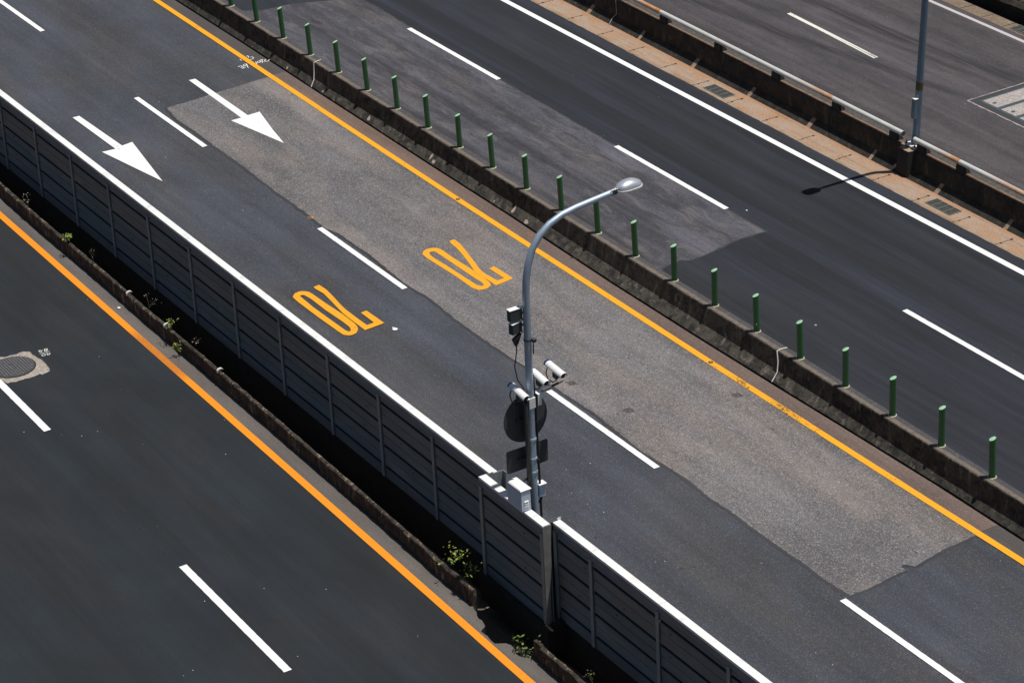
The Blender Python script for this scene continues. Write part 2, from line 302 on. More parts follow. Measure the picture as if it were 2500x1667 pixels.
def panel_mat():
    t = NT('fence_panel_paint', .75)
    x, y, z = t.sep()
    zi = t.math('FLOOR', t.math('MULTIPLY', t.math('ADD', z, .02), 4.12)); xi = t.math('FLOOR', t.math('MULTIPLY', t.math('SUBTRACT', x, 6.36), 1/2.094))
    cb = t.n('ShaderNodeCombineXYZ'); t.L(zi, cb.inputs[0]); t.L(xi, cb.inputs[1])
    w = t.n('ShaderNodeTexWhiteNoise', noise_dimensions='3D'); t.L(cb.outputs[0], w.inputs['Vector'])
    n = t.noise(t.vec((.25,1,1.2)), 2.5, 5, .6)
    c = t.mix(w.outputs['Value'], (.165,.192,.207), (.198,.197,.19))
    c = t.mix(t.rng(z, .75, .05, 0, .6), c, (.14,.19,.24))  # bluish glow near the panel foot, put into the colour
    c = t.mix(t.rng(n, .55, .72, 0, .5), c, (.27,.235,.20))
    c = t.scale(c, t.rng(n, .3, .7, .85, 1.15, False)); t.col(c); return t.m
M['panel'] = panel_mat()
M['fascia'] = flat('fence_fascia_paint', (.19,.215,.235), .7, .12, 3, dirt=(.12,.12,.12), dirtamt=.4)
M['green'] = flat('bollard_green_plastic', (.030,.125,.040), .5, .08, 12)
M['greentop'] = flat('bollard_cap_pale_green', (.33,.58,.36), .6, .12, 30)
M['collar'] = flat('bollard_base_mortar', (.46,.44,.30), .9, .3, 60)
M['pole'] = flat('lamp_pole_grey_paint', (.45,.55,.67), .5, .07, 3, metal=.6, dirt=(.34,.42,.50), dirtamt=.45, spec=.2)
M['pole2'] = flat('far_pole_slate', (.20,.27,.34), .5, .08, 3, metal=.5, dirt=(.10,.13,.15), dirtamt=.4, spec=.2)  # one darker slate tone for the whole far post
M['head'] = flat('lamp_head_silver', (.46,.49,.54), .40, .04, 8, metal=.45)
M['headrim'] = flat('lamp_head_rim', (.72,.72,.66), .5)
M['glass'] = flat('lamp_glass', (.25,.27,.24), .15)
M['clamp'] = flat('dark_steel', (.05,.055,.05), .5, .2, 30)
M['dark'] = flat('dark_post_and_shade', (.022,.022,.02), .9)  # rail posts, and the painted shade of the pedestal sides
M['cable'] = flat('black_cable', (.010,.010,.010), .5)
M['camwhite'] = flat('camera_white_shell', (.80,.80,.79), .4, .03, 10)
M['camblue'] = flat('camera_blue_band', (.10,.20,.42), .5)
M['camdark'] = flat('camera_black_front', (.012,.013,.012), .3)
M['signback'] = flat('sign_back_aluminium', (.060,.066,.068), .6, .3, 3, spec=.3)
M['signface'] = flat('sign_face_white', (.7,.7,.68), .5)
M['cab'] = flat('cabinet_light_paint', (.58,.66,.78), .5, .04, 6, dirt=(.5,.5,.48), dirtamt=.25)
M['radar'] = flat('radar_grey_casing', (.045,.055,.052), .6, .1, 10)
M['rail'] = None
def rail_mat():
    t = NT('rail_galvanised_pipe', .6)
    n = t.noise(t.vec((1.2,3,3)), 2.0, 5, .7); x = t.sep()[0]
    def band(a, b): return t.math('MULTIPLY', t.rng(x, a, b), t.rng(x, b+.005, b+.012, 1, 0, False))
    c = t.scale((.55,.55,.53), t.rng(n, .3, .7, .88, 1.1, False))
    rust = t.math('ADD', t.math('ADD', band(3.0, 5.43), band(11.0, 12.9)), t.math('ADD', band(16.6, 17.72), band(18.3, 20.3)))
    rust = t.math('MULTIPLY', t.math('MINIMUM', rust, 1.0), t.rng(n, .34, .56, .35, 1))
    c = t.mix(rust, c, (.46,.20,.055)); t.col(c); return t.m
M['rail'] = rail_mat()
M['iron'] = flat('cast_iron', (.060,.058,.062), .55, .4, 30, dirt=(.12,.11,.105), dirtamt=.6)
M['grate'] = flat('grate_steel', (.17,.175,.16), .6, .2, 20)
M['conc'] = concrete('cover_pale_concrete', (.36,.32,.30), (.25,.22,.21), (.45,.41,.38), .5, 5)
M['mhconc'] = concrete('manhole_collar_concrete', (.36,.31,.265), (.14,.125,.11), (.48,.42,.37), .5, 8)
M['bluesteel'] = flat('cover_steel_frame', (.055,.075,.085), .5, .2, 10)
M['ground'] = concrete('ground_soil', (.06,.05,.038), (.03,.026,.02), None, .8, .4)
M['soil'] = concrete('bank_soil', (.030,.022,.013), (.010,.008,.006), (.10,.065,.03), .9, 4, lampt=.3)
M['leafg'] = flat('leaf_green', (.13,.20,.030), .6, .45, 9)
M['leafy'] = flat('leaf_yellow_green', (.30,.28,.03), .6, .3, 9)
M['leafd'] = flat('leaf_dark', (.022,.032,.008), .6, .4, 6)
M['stem'] = flat('stem_brown', (.07,.05,.03), .9)

# ------------------------------------------------------------------ geometry of the place (metres; X along the traffic, Y across, Z up)
def lerp_tab(tab, x):
    if x <= tab[0][0]: return tab[0][1]
    for (a, b), (c, d) in zip(tab, tab[1:]):
        if x <= c: return b + (d-b)*(x-a)/(c-a)
    return tab[-1][1]
SLOT = lambda x: lerp_tab([(-30,4.01)] + DATA['slot'] + [(60,3.97)], x)
KERB = lambda x: lerp_tab([(-30,-5.2),(3.5,-5.34),(6,-5.39),(9.5,-5.40),(12,-5.44),(16.2,-5.46),(19.3,-5.49),(22.1,-5.52),(25.2,-5.58),(28,-5.58),(33,-5.66),(60,-6.0)], x)
YEL = lambda x: lerp_tab([(-30,3.62),(-8,3.56),(0,3.485),(5,3.43),(10.6,3.40),(21,3.41),(26,3.435),(31,3.47),(60,3.6)], x)
YA = lambda x: -5.7234 - .0117*x
LA = lambda x: -9.0423 - .0125*x
LC = lambda x: 8.069 + .0043*x
WC = lambda x: 11.2276 + .0066*x
ED = lambda x: 20.27 + .006*(x-7.3)
def frange(a, b, s):
    n = max(1, int(round((b-a)/s))); return [a + (b-a)*i/n for i in range(n+1)]

def slab(name, x0, x1, ya, yb, mat, zt=0.0, th=1.1, step=None):
    """a road deck: a real slab with a flat top; ya / yb may follow a line"""
    m = MB(); xs = frange(x0, x1, step or (x1-x0)/60)
    fa = ya if callable(ya) else (lambda x: ya); fb = yb if callable(yb) else (lambda x: yb)
    for a, b in zip(xs, xs[1:]):
        m.face([(a,fa(a),zt),(b,fa(b),zt),(b,fb(b),zt),(a,fb(a),zt)], 0)
        m.face([(a,fa(a),zt),(a,fa(a),zt-th),(b,fa(b),zt-th),(b,fa(b),zt)], 1)
        m.face([(a,fb(a),zt),(b,fb(b),zt),(b,fb(b),zt-th),(a,fb(a),zt-th)], 1)
        m.face([(a,fa(a),zt-th),(a,fb(a),zt-th),(b,fb(b),zt-th),(b,fa(b),zt-th)], 1)
    return tag(m.build(name, [mat, M['deck']], fix=False), kind='structure')

g = MB(); g.face([(-1500,-1500,-9),(1500,-1500,-9),(1500,1500,-9),(-1500,1500,-9)]); tag(g.build('ground', M['ground'], fix=False), kind='structure')
EDG = [(26.2,-5.58),(26.55,-5.70),(26.88,-5.72),(27.0,-5.90),(27.25,-5.89),(27.5,-5.92),(27.62,-5.70),(27.8,-5.70),(28.04,-5.79),(28.17,-5.75),(28.3,-5.58)]  # notch cut into the verge edge stands in for a cast shadow
EDGE = lambda x: lerp_tab(EDG, x) + mnoise.noise(Vector((x*9,0,0)))*.03 if 26.2 <= x <= 28.3 else KERB(x)+.135
slab('road', -90, 20, -26, EDGE, M['A'], step=1.0); slab('road', 20, 110, -26, EDGE, M['A'], step=.05 if False else .1)
slab('road', -90, 110, -4.44, lambda x: SLOT(x)-.045, M['B'], step=1.0)
slab('road', -90, 110, lambda x: SLOT(x)-.001+.47, 12.49, M['C'], zt=0, step=1.0)
slab('road', -90, 110, 12.9, 21.0, M['D'], step=4)
b = MB(); b.box(-90, 110, -6.4, -4.4, -1.3, -.95); tag(b.build('bounce_floor', M['bounce']), kind='structure')  # unseen floor added in the gap to throw sunlight onto the fence foot
b = MB(); b.box(25.22, 27.62, -4.86, -4.445, -.6, -.004); tag(b.build('deck_ledge', M['deck']), kind='structure')

def strip(name, f, w, x0, x1, z, mat, step=.5, ragged=0.0, seed=0):
    m = MB(); xs = frange(x0, x1, step)
    def e(x, s): return f(x) + s*w/2 + (mnoise.noise(Vector((x*9+seed, s*3, 1)))*ragged if ragged else 0)
    for a, c in zip(xs, xs[1:]): m.face([(a,e(a,-1),z),(c,e(c,-1),z),(c,e(c,1),z),(a,e(a,1),z)])
    return m.build(name, mat, fix=False)
def mark(o, label=None, group=None): return tag(o, label, 'road marking', group, 'structure')

# road edges and repairs
m = MB(); xs = frange(-40, 60, .1)
for a, c in zip(xs, xs[1:]): m.face([(a,YA(a)+.03,.004),(c,YA(c)+.03,.004),(c,EDGE(c),.004),(a,EDGE(a),.004)])
tag(m.build('road_verge', M['verge'], fix=False), kind='structure')
def jag(poly, amp=.012, step=.06, skip=()):
    out = []
    for i, (p, q) in enumerate(zip(poly, poly[1:] + poly[:1])):
        d = math.hypot(q[0]-p[0], q[1]-p[1]); n = max(1, int(d/step)) if i not in skip else 1
        nx, ny = (-(q[1]-p[1])/d, (q[0]-p[0])/d) if d else (0, 0)
        for k in range(n):
            t = k/n; x = p[0]+(q[0]-p[0])*t; y = p[1]+(q[1]-p[1])*t
            w = 0 if n == 1 else (mnoise.noise(Vector((x*5,y*5,2)))*amp*1.6 + random.uniform(-amp, amp)*.6)
            out.append((x+nx*w, y+ny*w))
    return out
pb = DATA['pb']
sm = [(x, y-.07 if y < .6 else y) for x, y in pb]
sm = [(x-.05 if x < 1.5 else (x+.05 if x > 29 else x), y) for x, y in sm]
m = MB(); m.sheet(jag(sm, .02, .12), .004); tag(m.build('road_seam', M['seam'], fix=False), kind='structure')
m = MB(); m.sheet(jag(pb, .012, .07), .008); tag(m.build('road_patch', M['Bp'], fix=False), kind='structure')
pc = DATA['pc'] + [(16.66,4.46),(-4.4,4.46)]
scm = [(x+.05 if x > 16 else x, y+.05 if y > 7.9 else y) for x, y in pc]
m = MB(); m.sheet(jag(scm, .02, .12), .004); tag(m.build('road_seam', M['seam'], fix=False), kind='structure')
m = MB(); m.sheet(jag(pc, .014, .07), .008); tag(m.build('road_patch', M['Cp'], fix=False), kind='structure')
def margin(x0, x1, mat, z):
    m = MB(); xs = frange(x0, x1, .12)
    e = lambda x: YEL(x) + .05
    for a, c in zip(xs, xs[1:]): m.face([(a,e(a),z),(c,e(c),z),(c,SLOT(c)-.045,z),(a,SLOT(a)-.045,z)])
    return tag(m.build('road_margin', mat, fix=False), kind='structure')
margin(-40, .86, M['marginB2'], .010); margin(.86, 29.62, M['marginB'], .010); margin(29.62, 60, M['marginB2'], .010)

# gutters
m = MB(); xs = frange(-40, 60, .1); ge = lambda x: 11.79 + mnoise.noise(Vector((x*4,1,1)))*.02 + mnoise.noise(Vector((x*.4,1,1)))*.03
for a, c in zip(xs, xs[1:]): m.face([(a,ge(a),.006),(c,ge(c),.006),(c,12.495,.006),(a,12.495,.006)])
for k in range(-12, 24):
    jx = 3.84 + 1.487*k; y0, y1 = 11.80, 12.33
    pts = [(jx+random.uniform(-.02,.02), y0+(y1-y0)*i/8) for i in range(9)]
    for (ax, ay), (bx, by) in zip(pts, pts[1:]): m.face([(ax-.008,ay,.010),(ax+.008,ay,.010),(bx+.008,by,.010),(bx-.008,by,.010)], 1)
    for yy in (11.97+random.uniform(-.02,.02), 12.27+random.uniform(-.02,.02)):
        rr = random.uniform(.018,.032)
        m.face([(jx+.01+rr*1.3*math.cos(t)*random.uniform(.8,1.2), yy+rr*math.sin(t)*random.uniform(.8,1.2), .014) for t in [i*PI/4 for i in range(8)]], 1)
tag(m.build('gutter', [M['gutter'], M['crack']], fix=False), kind='structure')
m = MB(); xs = frange(-40, 60, .15); ge = lambda x: 20.53 + mnoise.noise(Vector((x*3,1,4)))*.03
for a, c in zip(xs, xs[1:]): m.face([(a,ge(a),.006),(c,ge(c),.006),(c,20.985+mnoise.noise(Vector((c*3,5,4)))*.02,.006),(a,20.985+mnoise.noise(Vector((a*3,5,4)))*.02,.006)])
for jx in (5.0,8.33,9.2,10.05,12.4,14.9,17.4):
    m.face([(jx-.01,20.56,.010),(jx+.01,20.56,.010),(jx+.05,20.98,.010),(jx+.025,20.98,.010)], 1)
tag(m.build('gutter', [M['gutterD'], M['crack']], fix=False), kind='structure')

# ------------------------------------------------------------------ road markings
def dash(x0, x1, f, w, z, mat, label, group, seed=0):
    m = MB(); xs = frange(x0, x1, .1)
    e = lambda x, s: f(x) + s*w/2 + mnoise.noise(Vector((x*8+seed, s*3, 1)))*.007
    for a, c in zip(xs, xs[1:]): m.face([(a,e(a,-1),z),(c,e(c,-1),z),(c,e(c,1),z),(a,e(a,1),z)])
    return mark(m.build('lane_marking', mat, fix=False), label, group)
for x0, l in ((-10,'white lane dash at the top left corner of the photo'),(0,'white lane dash between the two painted arrows'),(10,'white lane dash beside the painted numbers'),(20,'white lane dash right of the camera pole'),(30,'white lane dash at the bottom right corner of the photo')):
    dash(x0, x0+4, lambda x: 0, .135, .013, M['white'], l, 'lane dashes of the middle road', x0)
for x0, x1, l in ((-10.9,-6.3,'white lane dash of the dark road above the frame'),(.21,4.84,'white lane dash on the edge of the stained patch, nearest the top'),(10.31,14.94,'white lane dash above the street lamp head'),(21.53,26.2,'white lane dash at the right edge on dark asphalt')):
    dash(x0, x1, LC, .135, .013, M['whiteC'], l, 'lane dashes of the dark road', x0)
for x0, l in ((.02,'white lane dash of the near road outside the left edge'),(10.87,'white lane dash running from under the manhole cover'),(21.72,'white lane dash at the bottom left of the near road'),(32.6,'white lane dash of the near road below the frame')):
    dash(x0, x0+4.36, LA, .155, .008, M['whiteA'], l, 'lane dashes of the near road', x0)
m = MB()
for a, c in zip(frange(5.74, 9.72, .1), frange(5.74, 9.72, .1)[1:]):
    ya, yc = 16.755-.032*(a-5.74), 16.755-.032*(c-5.74); gp = lambda x: max(0, (x-7.6))*.022
    m.face([(a,ya-.07-gp(a)*.4,.006),(c,yc-.07-gp(c)*.4,.006),(c,yc-.01-gp(c)*.5,.006),(a,ya-.01-gp(a)*.5,.006)])
    m.face([(a,ya-.01+gp(a)*.2,.006),(c,yc-.01+gp(c)*.2,.006),(c,yc+.055,.006),(a,ya+.055,.006)])
mark(m.build('lane_marking', M['whiteD'], fix=False), 'worn and split white lane dash on the far grey road')
mark(strip('edge_line', WC, .165, -40, 60, .008, M['whiteC']), 'long solid white edge line beside the rusty gutter')
mark(strip('edge_line', ED, .12, -40, 60, .006, M['whiteD2']), 'thin dusty white edge line of the far road')
mark(strip('edge_line', YEL, .155, -40, 60, .016, M['yelB'], .3, .006), 'yellow edge line with black pits on the middle road')
mark(strip('edge_line', YA, .165, -40, 60, .010, M['yelA'], .3, .004), 'orange edge line of the near road with a rusty stain')
for k, l in (('arr1','white arrow painted nearest the metal fence'),('arr2','white arrow painted beside the yellow edge line')):
    m = MB(); m.sheet(DATA[k], .014); mark(m.build('road_arrow', M['arrow'], fix=False), l, 'white arrows on the middle road')
for zo, zi, s7, l in (('z1o','z1i','s1','yellow 70 painted on the road nearest the metal fence'),('z2o','z2i','s2','yellow 70 painted on the pale patch left of the lamp pole')):
    m = MB(); m.sheet(DATA[zo], .014, [DATA[zi]]); m.sheet(DATA[s7], .018); mark(m.build('speed_marking', M['yelN'], fix=False), l, 'yellow 70 speed numbers')
def strokes(name, lines, w, z, mat, label):
    m = MB()
    for k, ln in enumerate(lines):
        for (ax, ay), (bx, by) in zip(ln, ln[1:]):
            d = math.hypot(bx-ax, by-ay) or 1e-6; nx, ny = -(by-ay)/d*w/2, (bx-ax)/d*w/2; ex, ey = (bx-ax)/d*w*.3, (by-ay)/d*w*.3
            z += .00005
            m.face([(ax-nx-ex,ay-ny-ey,z),(bx-nx+ex,by-ny+ey,z),(bx+nx+ex,by+ny+ey,z),(ax+nx-ex,ay+ny-ey,z)])
    return mark(m.build(name, mat, fix=False), label)
strokes('chalk_writing', DATA['note1'], .022, .020, M['chalk'], 'handwritten white figures across the yellow edge line')
strokes('chalk_writing', DATA['note2'], .014, .008, M['chalk'], 'handwritten white figures beside the manhole cover')
strokes('joint_line', [DATA['crackline'][i:i+2] for i in range(0, 10, 2)], .008, .006, M['seam'], 'faint paving joint leading to the near lane dash')
def blob(cx, cy, rx, ry, z, mat, label, name='paint_spot', drop=0):
    m = MB(); pts = []
    for i in range(14):
        t = 2*PI*i/14; r = 1+random.uniform(-.12,.12); x = math.cos(t)*rx*r; y = math.sin(t)*ry*r
        if drop and math.cos(t) < -.6: x *= 1.9; y *= .3
        pts.append((cx+x, cy+y))
    m.sheet(pts, z); return mark(m.build(name, mat, fix=False), label)
blob(15.60,-1.17,.07,.06,.014,M['arrow'],'white drop of paint below the yellow 70', drop=1)
strokes('paint_scribble', [[(9.30,.05),(9.33,.16)],[(9.33,.16),(9.42,.12)],[(9.42,.12),(9.38,.02)]], .015, .014, M['yelN'], 'small yellow scribble at the edge of the pale patch')
strokes('paint_scribble', [[(13.2,3.70),(13.3,3.82)],[(13.3,3.82),(13.36,3.74)],[(13.36,3.74),(13.5,3.86)],[(13.25,3.66),(13.45,3.72)]], .013, .016, flat('faint_orange', (.45,.17,.06), .9), 'faint orange scribble beside the black joint')
# faint white scratches in the patch
def scratch(pts, label, w=.02):
    ln = []
    for (a, c), (e, f) in zip(pts, pts[1:]):
        n = 7
        for i in range(n):
            if random.random() < .3: continue
            t0, t1 = i/n, (i+.8)/n
            ln.append([(a+(e-a)*t0+random.uniform(-.03,.03), c+(f-c)*t0+random.uniform(-.03,.03)), (a+(e-a)*t1+random.uniform(-.03,.03), c+(f-c)*t1+random.uniform(-.03,.03))])
    return strokes('road_scratch', ln, w, .0125, flat('scratch_pale', (.19,.175,.175), .9), label)
scratch([(16.6,2.15),(17.4,2.05),(18.2,2.2),(18.9,2.35),(19.6,2.1),(20.4,2.0)], 'pale scratches across the middle of the old patch')
scratch([(19.2,2.4),(19.35,2.9)], 'short pale scratch beside the yellow line', .012)
scratch([(26.9,2.2),(27.4,2.5),(27.9,2.3)], 'pale scuffs near the lower end of the patch', .02)
# tyre dabs on the patch
m = MB()
for cx, cy in ((19.9,.55),(21.6,.85),(22.4,3.0)):
    for k in range(4): m.face([(cx+k*.05,cy-.08,.012),(cx+k*.05+.025,cy-.08,.012),(cx+k*.05+.055,cy+.10,.012),(cx+k*.05+.03,cy+.10,.012)])
tag(m.build('road_scuff', M['seam'], fix=False), kind='structure')

# ------------------------------------------------------------------ kerb of the near road
def kerb_piece(x0, x1, label, h=.35, broken=False, seed=0):
    root = empty('concrete_kerb', (x0, KERB(x0), 0), label, 'kerb', 'low kerb walls of the near road')
    L = x1-x0; f = lambda x: KERB(x0+x)-KERB(x0)
    prof = [(0,-.25),(.0,.0),(-.004,h-.03),(.014,h-.010),(.04,h),(.065,h-.004),(.086,h-.025),(.092,h-.08),(.092,-.25)]
    m = MB(); xs = frange(0, L, .07)
    m.sweep(xs, prof, .016, 0, f, True, seed); m.build('kerb_wall', M['kerb'], root, smooth=True)
    return root
segs = [-12,-9.1,-6.0,-3.1,.1,3.0,5.9,8.95,11.05,13.0,15.6,18.3,21.0,23.6]
names = ['low mossy kerb wall outside the frame far up the road','low mossy kerb wall well beyond the left edge','low mossy kerb wall past the left edge','low mossy kerb wall just off the left edge','low mossy kerb wall starting outside the left edge','topmost visible mossy kerb wall at the left edge','mossy kerb wall with small weeds near the left edge','short mossy kerb wall under the first green weed','mossy kerb wall beside the rust stain of the orange line','mossy kerb wall between two white painted joints','mossy kerb wall below the second white joint','mossy kerb wall halfway along the fence shadow','mossy kerb wall just above the leafy bush']
for a, c, l in zip(segs, segs[1:], names): kerb_piece(a, c-.012, l, seed=a)
kerb_piece(23.612, 26.2, 'last mossy kerb wall ending under the leafy bush', seed=3)
kerb_piece(28.55, 31.2, 'rough kerb wall restarting below the gap', seed=8, h=.36)
kerb_piece(31.21, 36, 'rough kerb wall at the bottom edge of the photo', seed=9, h=.36)
kerb_piece(36.01, 44, 'rough kerb wall below the photo', seed=10, h=.36)
o = MB(); o.box(28.30, 28.545, -5.575, -5.50, -.2, .37); o = o.build('kerb_end_slab', M['kerb'], bevel=.01); tag(o, 'thin leaning slab at the upper end of the rough kerb wall', 'kerb slab')
# white painted joints on the kerb
for jx, l in ((11.05,'white paint smear on the kerb top near the small white stone'),(13.0,'white paint ring on the kerb joint above the weeds'),(15.6,'white paint ring on the kerb joint below the weeds')):
    m = MB(); y = KERB(jx); m.sweep([jx-.02, jx+.02], [(y-.012,.30),(y-.014,.37),(y+.02,.398),(y+.09,.40),(y+.13,.36),(y+.12,.36),(y+.05,.37),(y+.0,.33)]); tag(m.build('paint_ring', M['arrow'], bevel=.003), l, 'paint mark', 'white paint marks on the kerb')

# ------------------------------------------------------------------ metal fence
def fence_run(x0, x1, posts, yf, ztop, label, seams, left_end=True, dz=0.0):
    root = empty('metal_fence', (x0, yf, 0), label, 'fence', 'runs of the grey metal fence')
    def P(mb, name, mat, **k): return mb.build(name, mat, root, **k)
    lx = lambda x: x-x0
    s = ztop/1.98
    # cap pieces
    edges = [x0] + sorted(q for q in seams if x0 < q < x1) + [x1]
    for a, c in zip(edges, edges[1:]):
        m = MB(); m.box(lx(a)+.004, lx(c)-.004, 0, .160, ztop-.012, ztop); m.box(lx(a)+.004, lx(c)-.004, -.002, .006, ztop-.05, ztop-.012); m.box(lx(a)+.004, lx(c)-.004, .154, .162, ztop-.09, ztop-.012)
        P(m, 'cap', M['steel'], bevel=.003)
    m = MB(); m.box(0, lx(x1), .004, .022, 1.80*s, ztop-.013); m.box(0, lx(x1), .135, .15, .0, ztop-.013); P(m, 'top_rail', M['fascia'])
    zl = [1.80,1.655,1.415,1.16,.925,.70,.452,.22,-.05]
    thick = [0,1,0,1,0,1,0,1]
    for a, c in zip(posts, posts[1:]):
        m = MB()
        xa, xc = lx(a)+.035, lx(c)-.035
        for i in range(8):
            zt = zl[i]*s; zb = zl[i+1]*s
            gt = .038 if (i > 0 and thick[i]) else .006
            gb = .038 if (i+1 < 8 and thick[i+1]) else .006
            zt -= gt; zb += gb; tl = .012*(1 if i % 2 else -1)
            yt, yb = .018-tl*.5, .018+tl*.5
            m.raw([(xa,yt,zt),(xc,yt,zt),(xc,yt+.03,zt),(xa,yt+.03,zt),(xa,yb,zb),(xc,yb,zb),(xc,yb+.03,zb),(xa,yb+.03,zb)], [(0,1,2,3),(4,7,6,5),(0,4,5,1),(1,5,6,2),(2,6,7,3),(3,7,4,0)], 0)
        m.box(xa, xc, .062, .07, -.05, 1.80*s, 1)
        cx = (xa+xc)/2 + random.uniform(-.5,.5)
        for zq in random.sample([.58,.82,1.05,1.30,1.52], 2):
            qx = cx+random.uniform(-.3,.3); m.box(qx, qx+.035, .0, .006, zq*s, zq*s+.018, 1)
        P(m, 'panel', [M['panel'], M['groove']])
    for i, a in enumerate(posts):
        m = MB(); m.box(lx(a)-.045, lx(a)+.045, -.018, -.008, -.02, 1.815*s); m.box(lx(a)-.006, lx(a)+.006, -.008, .09, -.02, 1.80*s); m.box(lx(a)-.045, lx(a)+.045, .09, .10, -.02, 1.80*s)
        P(m, 'post', M['post'])
    return root
sp = 2.094
p1 = [8.42 + sp*i for i in range(-10, 9)]           # ... 25.17
fence_run(p1[0]-.05, 25.22, p1, -4.50, 1.98, 'long grey metal fence left of the lamp pole with white lit cap', [10.44-sp*4*k for k in range(0,3)] + [18.87])
fj = fence_run(25.30, 27.52, [25.36, 27.47], -4.80, 2.065, 'short fence panel stepped forward in front of the lamp pole', [26.2])
m = MB(); m.raw([(a,y,z) for a in (2.222,2.232) for y,z in ((-.012,0),(.055,0),(.17,2.055),(-.012,2.055))], [(0,1,2,3),(4,7,6,5),(0,4,5,1),(1,5,6,2),(2,6,7,3),(3,7,4,0)]); m.build('end_plate', M['endface'], fj)
m = MB(); m.box(-.004, .006, .0, .32, .0, 2.055); m.build('end_plate', M['post'], fj)
m = MB(); m.box(2.21, 2.45, -.05, -.012, -.015, .003); m.build('foot_plate', M['rustplate'], fj)
p3 = [28.60 + sp*i for i in range(0, 10)]
fr = fence_run(27.37, p3[-1]+.05, [27.43]+p3, -4.50, 1.98, 'grey metal fence right of the lamp pole', [28.63,30.75,35,39])
m = MB(); m.box(.0, .012, .10, .17, 1.98, 2.03); m.build('corner_bracket', M['steel'], fr)
m = MB(); m.box(-.012, -.002, -.06, .15, .0, 1.975); m.build('end_post', M['groove'], fr)
# open end frame between the long run and the stepped panel
fe = MB(); fe.box(25.222, 25.232, -4.48, -4.22, 1.2, 1.975); fe.box(25.224, 25.33, -4.232, -4.221, 1.2, 1.975)
tag(fe.build('end_bracket', M['post']), 'folded metal bracket closing the upper fence end by the cabinet', 'bracket')

# ------------------------------------------------------------------ concrete barriers
def barrier(name, x0, x1, prof, mats, tops, label, yoff=None, jit=.006):
    root = empty(name, (0, 0, 0), label, 'barrier')
    m = MB(); xs = frange(x0, x1, .2); n = len(prof); vs = []
    for x in xs:
        dy = yoff(x) if yoff else 0
        for j, (y, z) in enumerate(prof):
            w = mnoise.noise_vector(Vector((x*2.3, j*7.3, 4)))*jit
            k = 1.0 if j < 2 else .35 if j < 3 else .0
            vs.append((x, y + dy*(k if yoff else 0) + w.y, z + w.z))
    for i in range(len(xs)-1):
        for j in range(n-1): m.face([vs[i*n+j], vs[i*n+j+1], vs[(i+1)*n+j+1], vs[(i+1)*n+j]], 1 if j in tops else 0)
    m.build('wall', mats, root, fix=False)
    return root
def slotoff(x): return SLOT(x) - 3.93
bb = barrier('concrete_barrier', -40, 60, [(4.47,-.3),(4.47,.56),(4.45,.58),(4.22,.58),(4.20,.56),(4.13,.18),(3.96,.0),(3.95,-.4)][::-1], [M['barB'], M['barBtop']], (4,5,6), 'grimy concrete barrier carrying the row of green bollards', slotoff)
for px, w, h, z0 in ((5.15,.14,.11,.02),(8.25,.08,.15,.03),(12.1,.12,.14,.015),(12.75,.16,.08,.0),(2.75,.07,.06,.01),(.75,.09,.08,.01),(8.45,.14,.07,.02),(11.3,.05,.05,.02)):
    d = slotoff(px); pts = []
    for i in range(11):
        t = 2*PI*i/11; r = random.uniform(.7,1.15); u = math.cos(t)*w/2*r; v = math.sin(t)*h/2*r + z0 + h*.55
        pts.append((px+u, 3.96+d+(4.13+d*.35-3.96-d)*min(1, v/.18) - .006, max(.004, v)))
    m = MB(); m.face(pts); m.face([(x,y+.01,z) for x,y,z in reversed(pts)]); m.build('bare_spot', M['mortar'], bb, fix=False)
cb = barrier('railed_barrier', -40, 60, [(13.08,-.3),(13.08,.64),(13.06,.66),(12.76,.66),(12.735,.64),(12.70,.20),(12.50,.0),(12.50,-.3)][::-1], [M['barC'], M['barCtop']], (4,5,6), 'stained concrete barrier with a pipe rail on top')
for k in range(-6, 14):
    px = 4.72 + 2.487*k; m = MB(); w = random.uniform(.10,.17)
    m.face([(px,12.494,.003),(px+w,12.494,.003),(px+w+.02,12.694,.203),(px+.03,12.694,.203)]); m.build('pale_streak', M['ped'], cb, fix=False)
# pipe rail
RX = 5.52
rl = empty('pipe_rail', (0,0,0), 'pale galvanised pipe rail left of the far lamp post', 'handrail', 'pipe rails on the concrete barrier')
rr = empty('pipe_rail', (16.0,0,0), 'pale galvanised pipe rail right of the far lamp post', 'handrail', 'pipe rails on the concrete barrier')
def pipe(root, x0, x1):
    m = MB(); ox = root.location.x; m.tube([(x0-ox,12.80,.90),(x1-ox,12.80,.90)], .062, 20); return m.build('pipe', M['rail'], root, smooth=True)
def rpost(root, x):
    ox = root.location.x; m = MB()
    m.raw([(x-ox+a,y,z) for a,y,z in ((-.16,12.75,.655),(.16,12.75,.655),(.16,12.97,.655),(-.16,12.97,.655),(-.13,12.755,.845),(.13,12.755,.845),(.11,12.87,.86),(-.11,12.87,.86))], [(0,3,2,1),(4,5,6,7),(0,1,5,4),(1,2,6,5),(2,3,7,6),(3,0,4,7)])
    m.build('post', M['dark'], root, bevel=.01)
js = [RX + 2.487*k for k in range(-8, 5)]
pxs = [js[0]-2.4] + js
js = [j for j in js if j < 15]
for a, c in zip([js[0]-2.4]+js, js+[15.62]): pipe(rl, a+.002, c-.002)
for j in js: rpost(rl, j+.05)
rpost(rl, 15.28)
js2 = [17.72+2.487*k for k in range(0, 8)]
for a, c in zip([16.05]+js2, js2): pipe(rr, a+.002, c-.002)
rpost(rr, 16.32)
for j in js2: rpost(rr, j+.05)
for root, x in ((rl, 15.622), (rr, 16.048)):
    m = MB(); ox = root.location.x; m.tube([(x-ox-.004,12.80,.90),(x-ox+.004,12.80,.90)], .058, 20); m.build('pipe_end', M['clamp'], root)

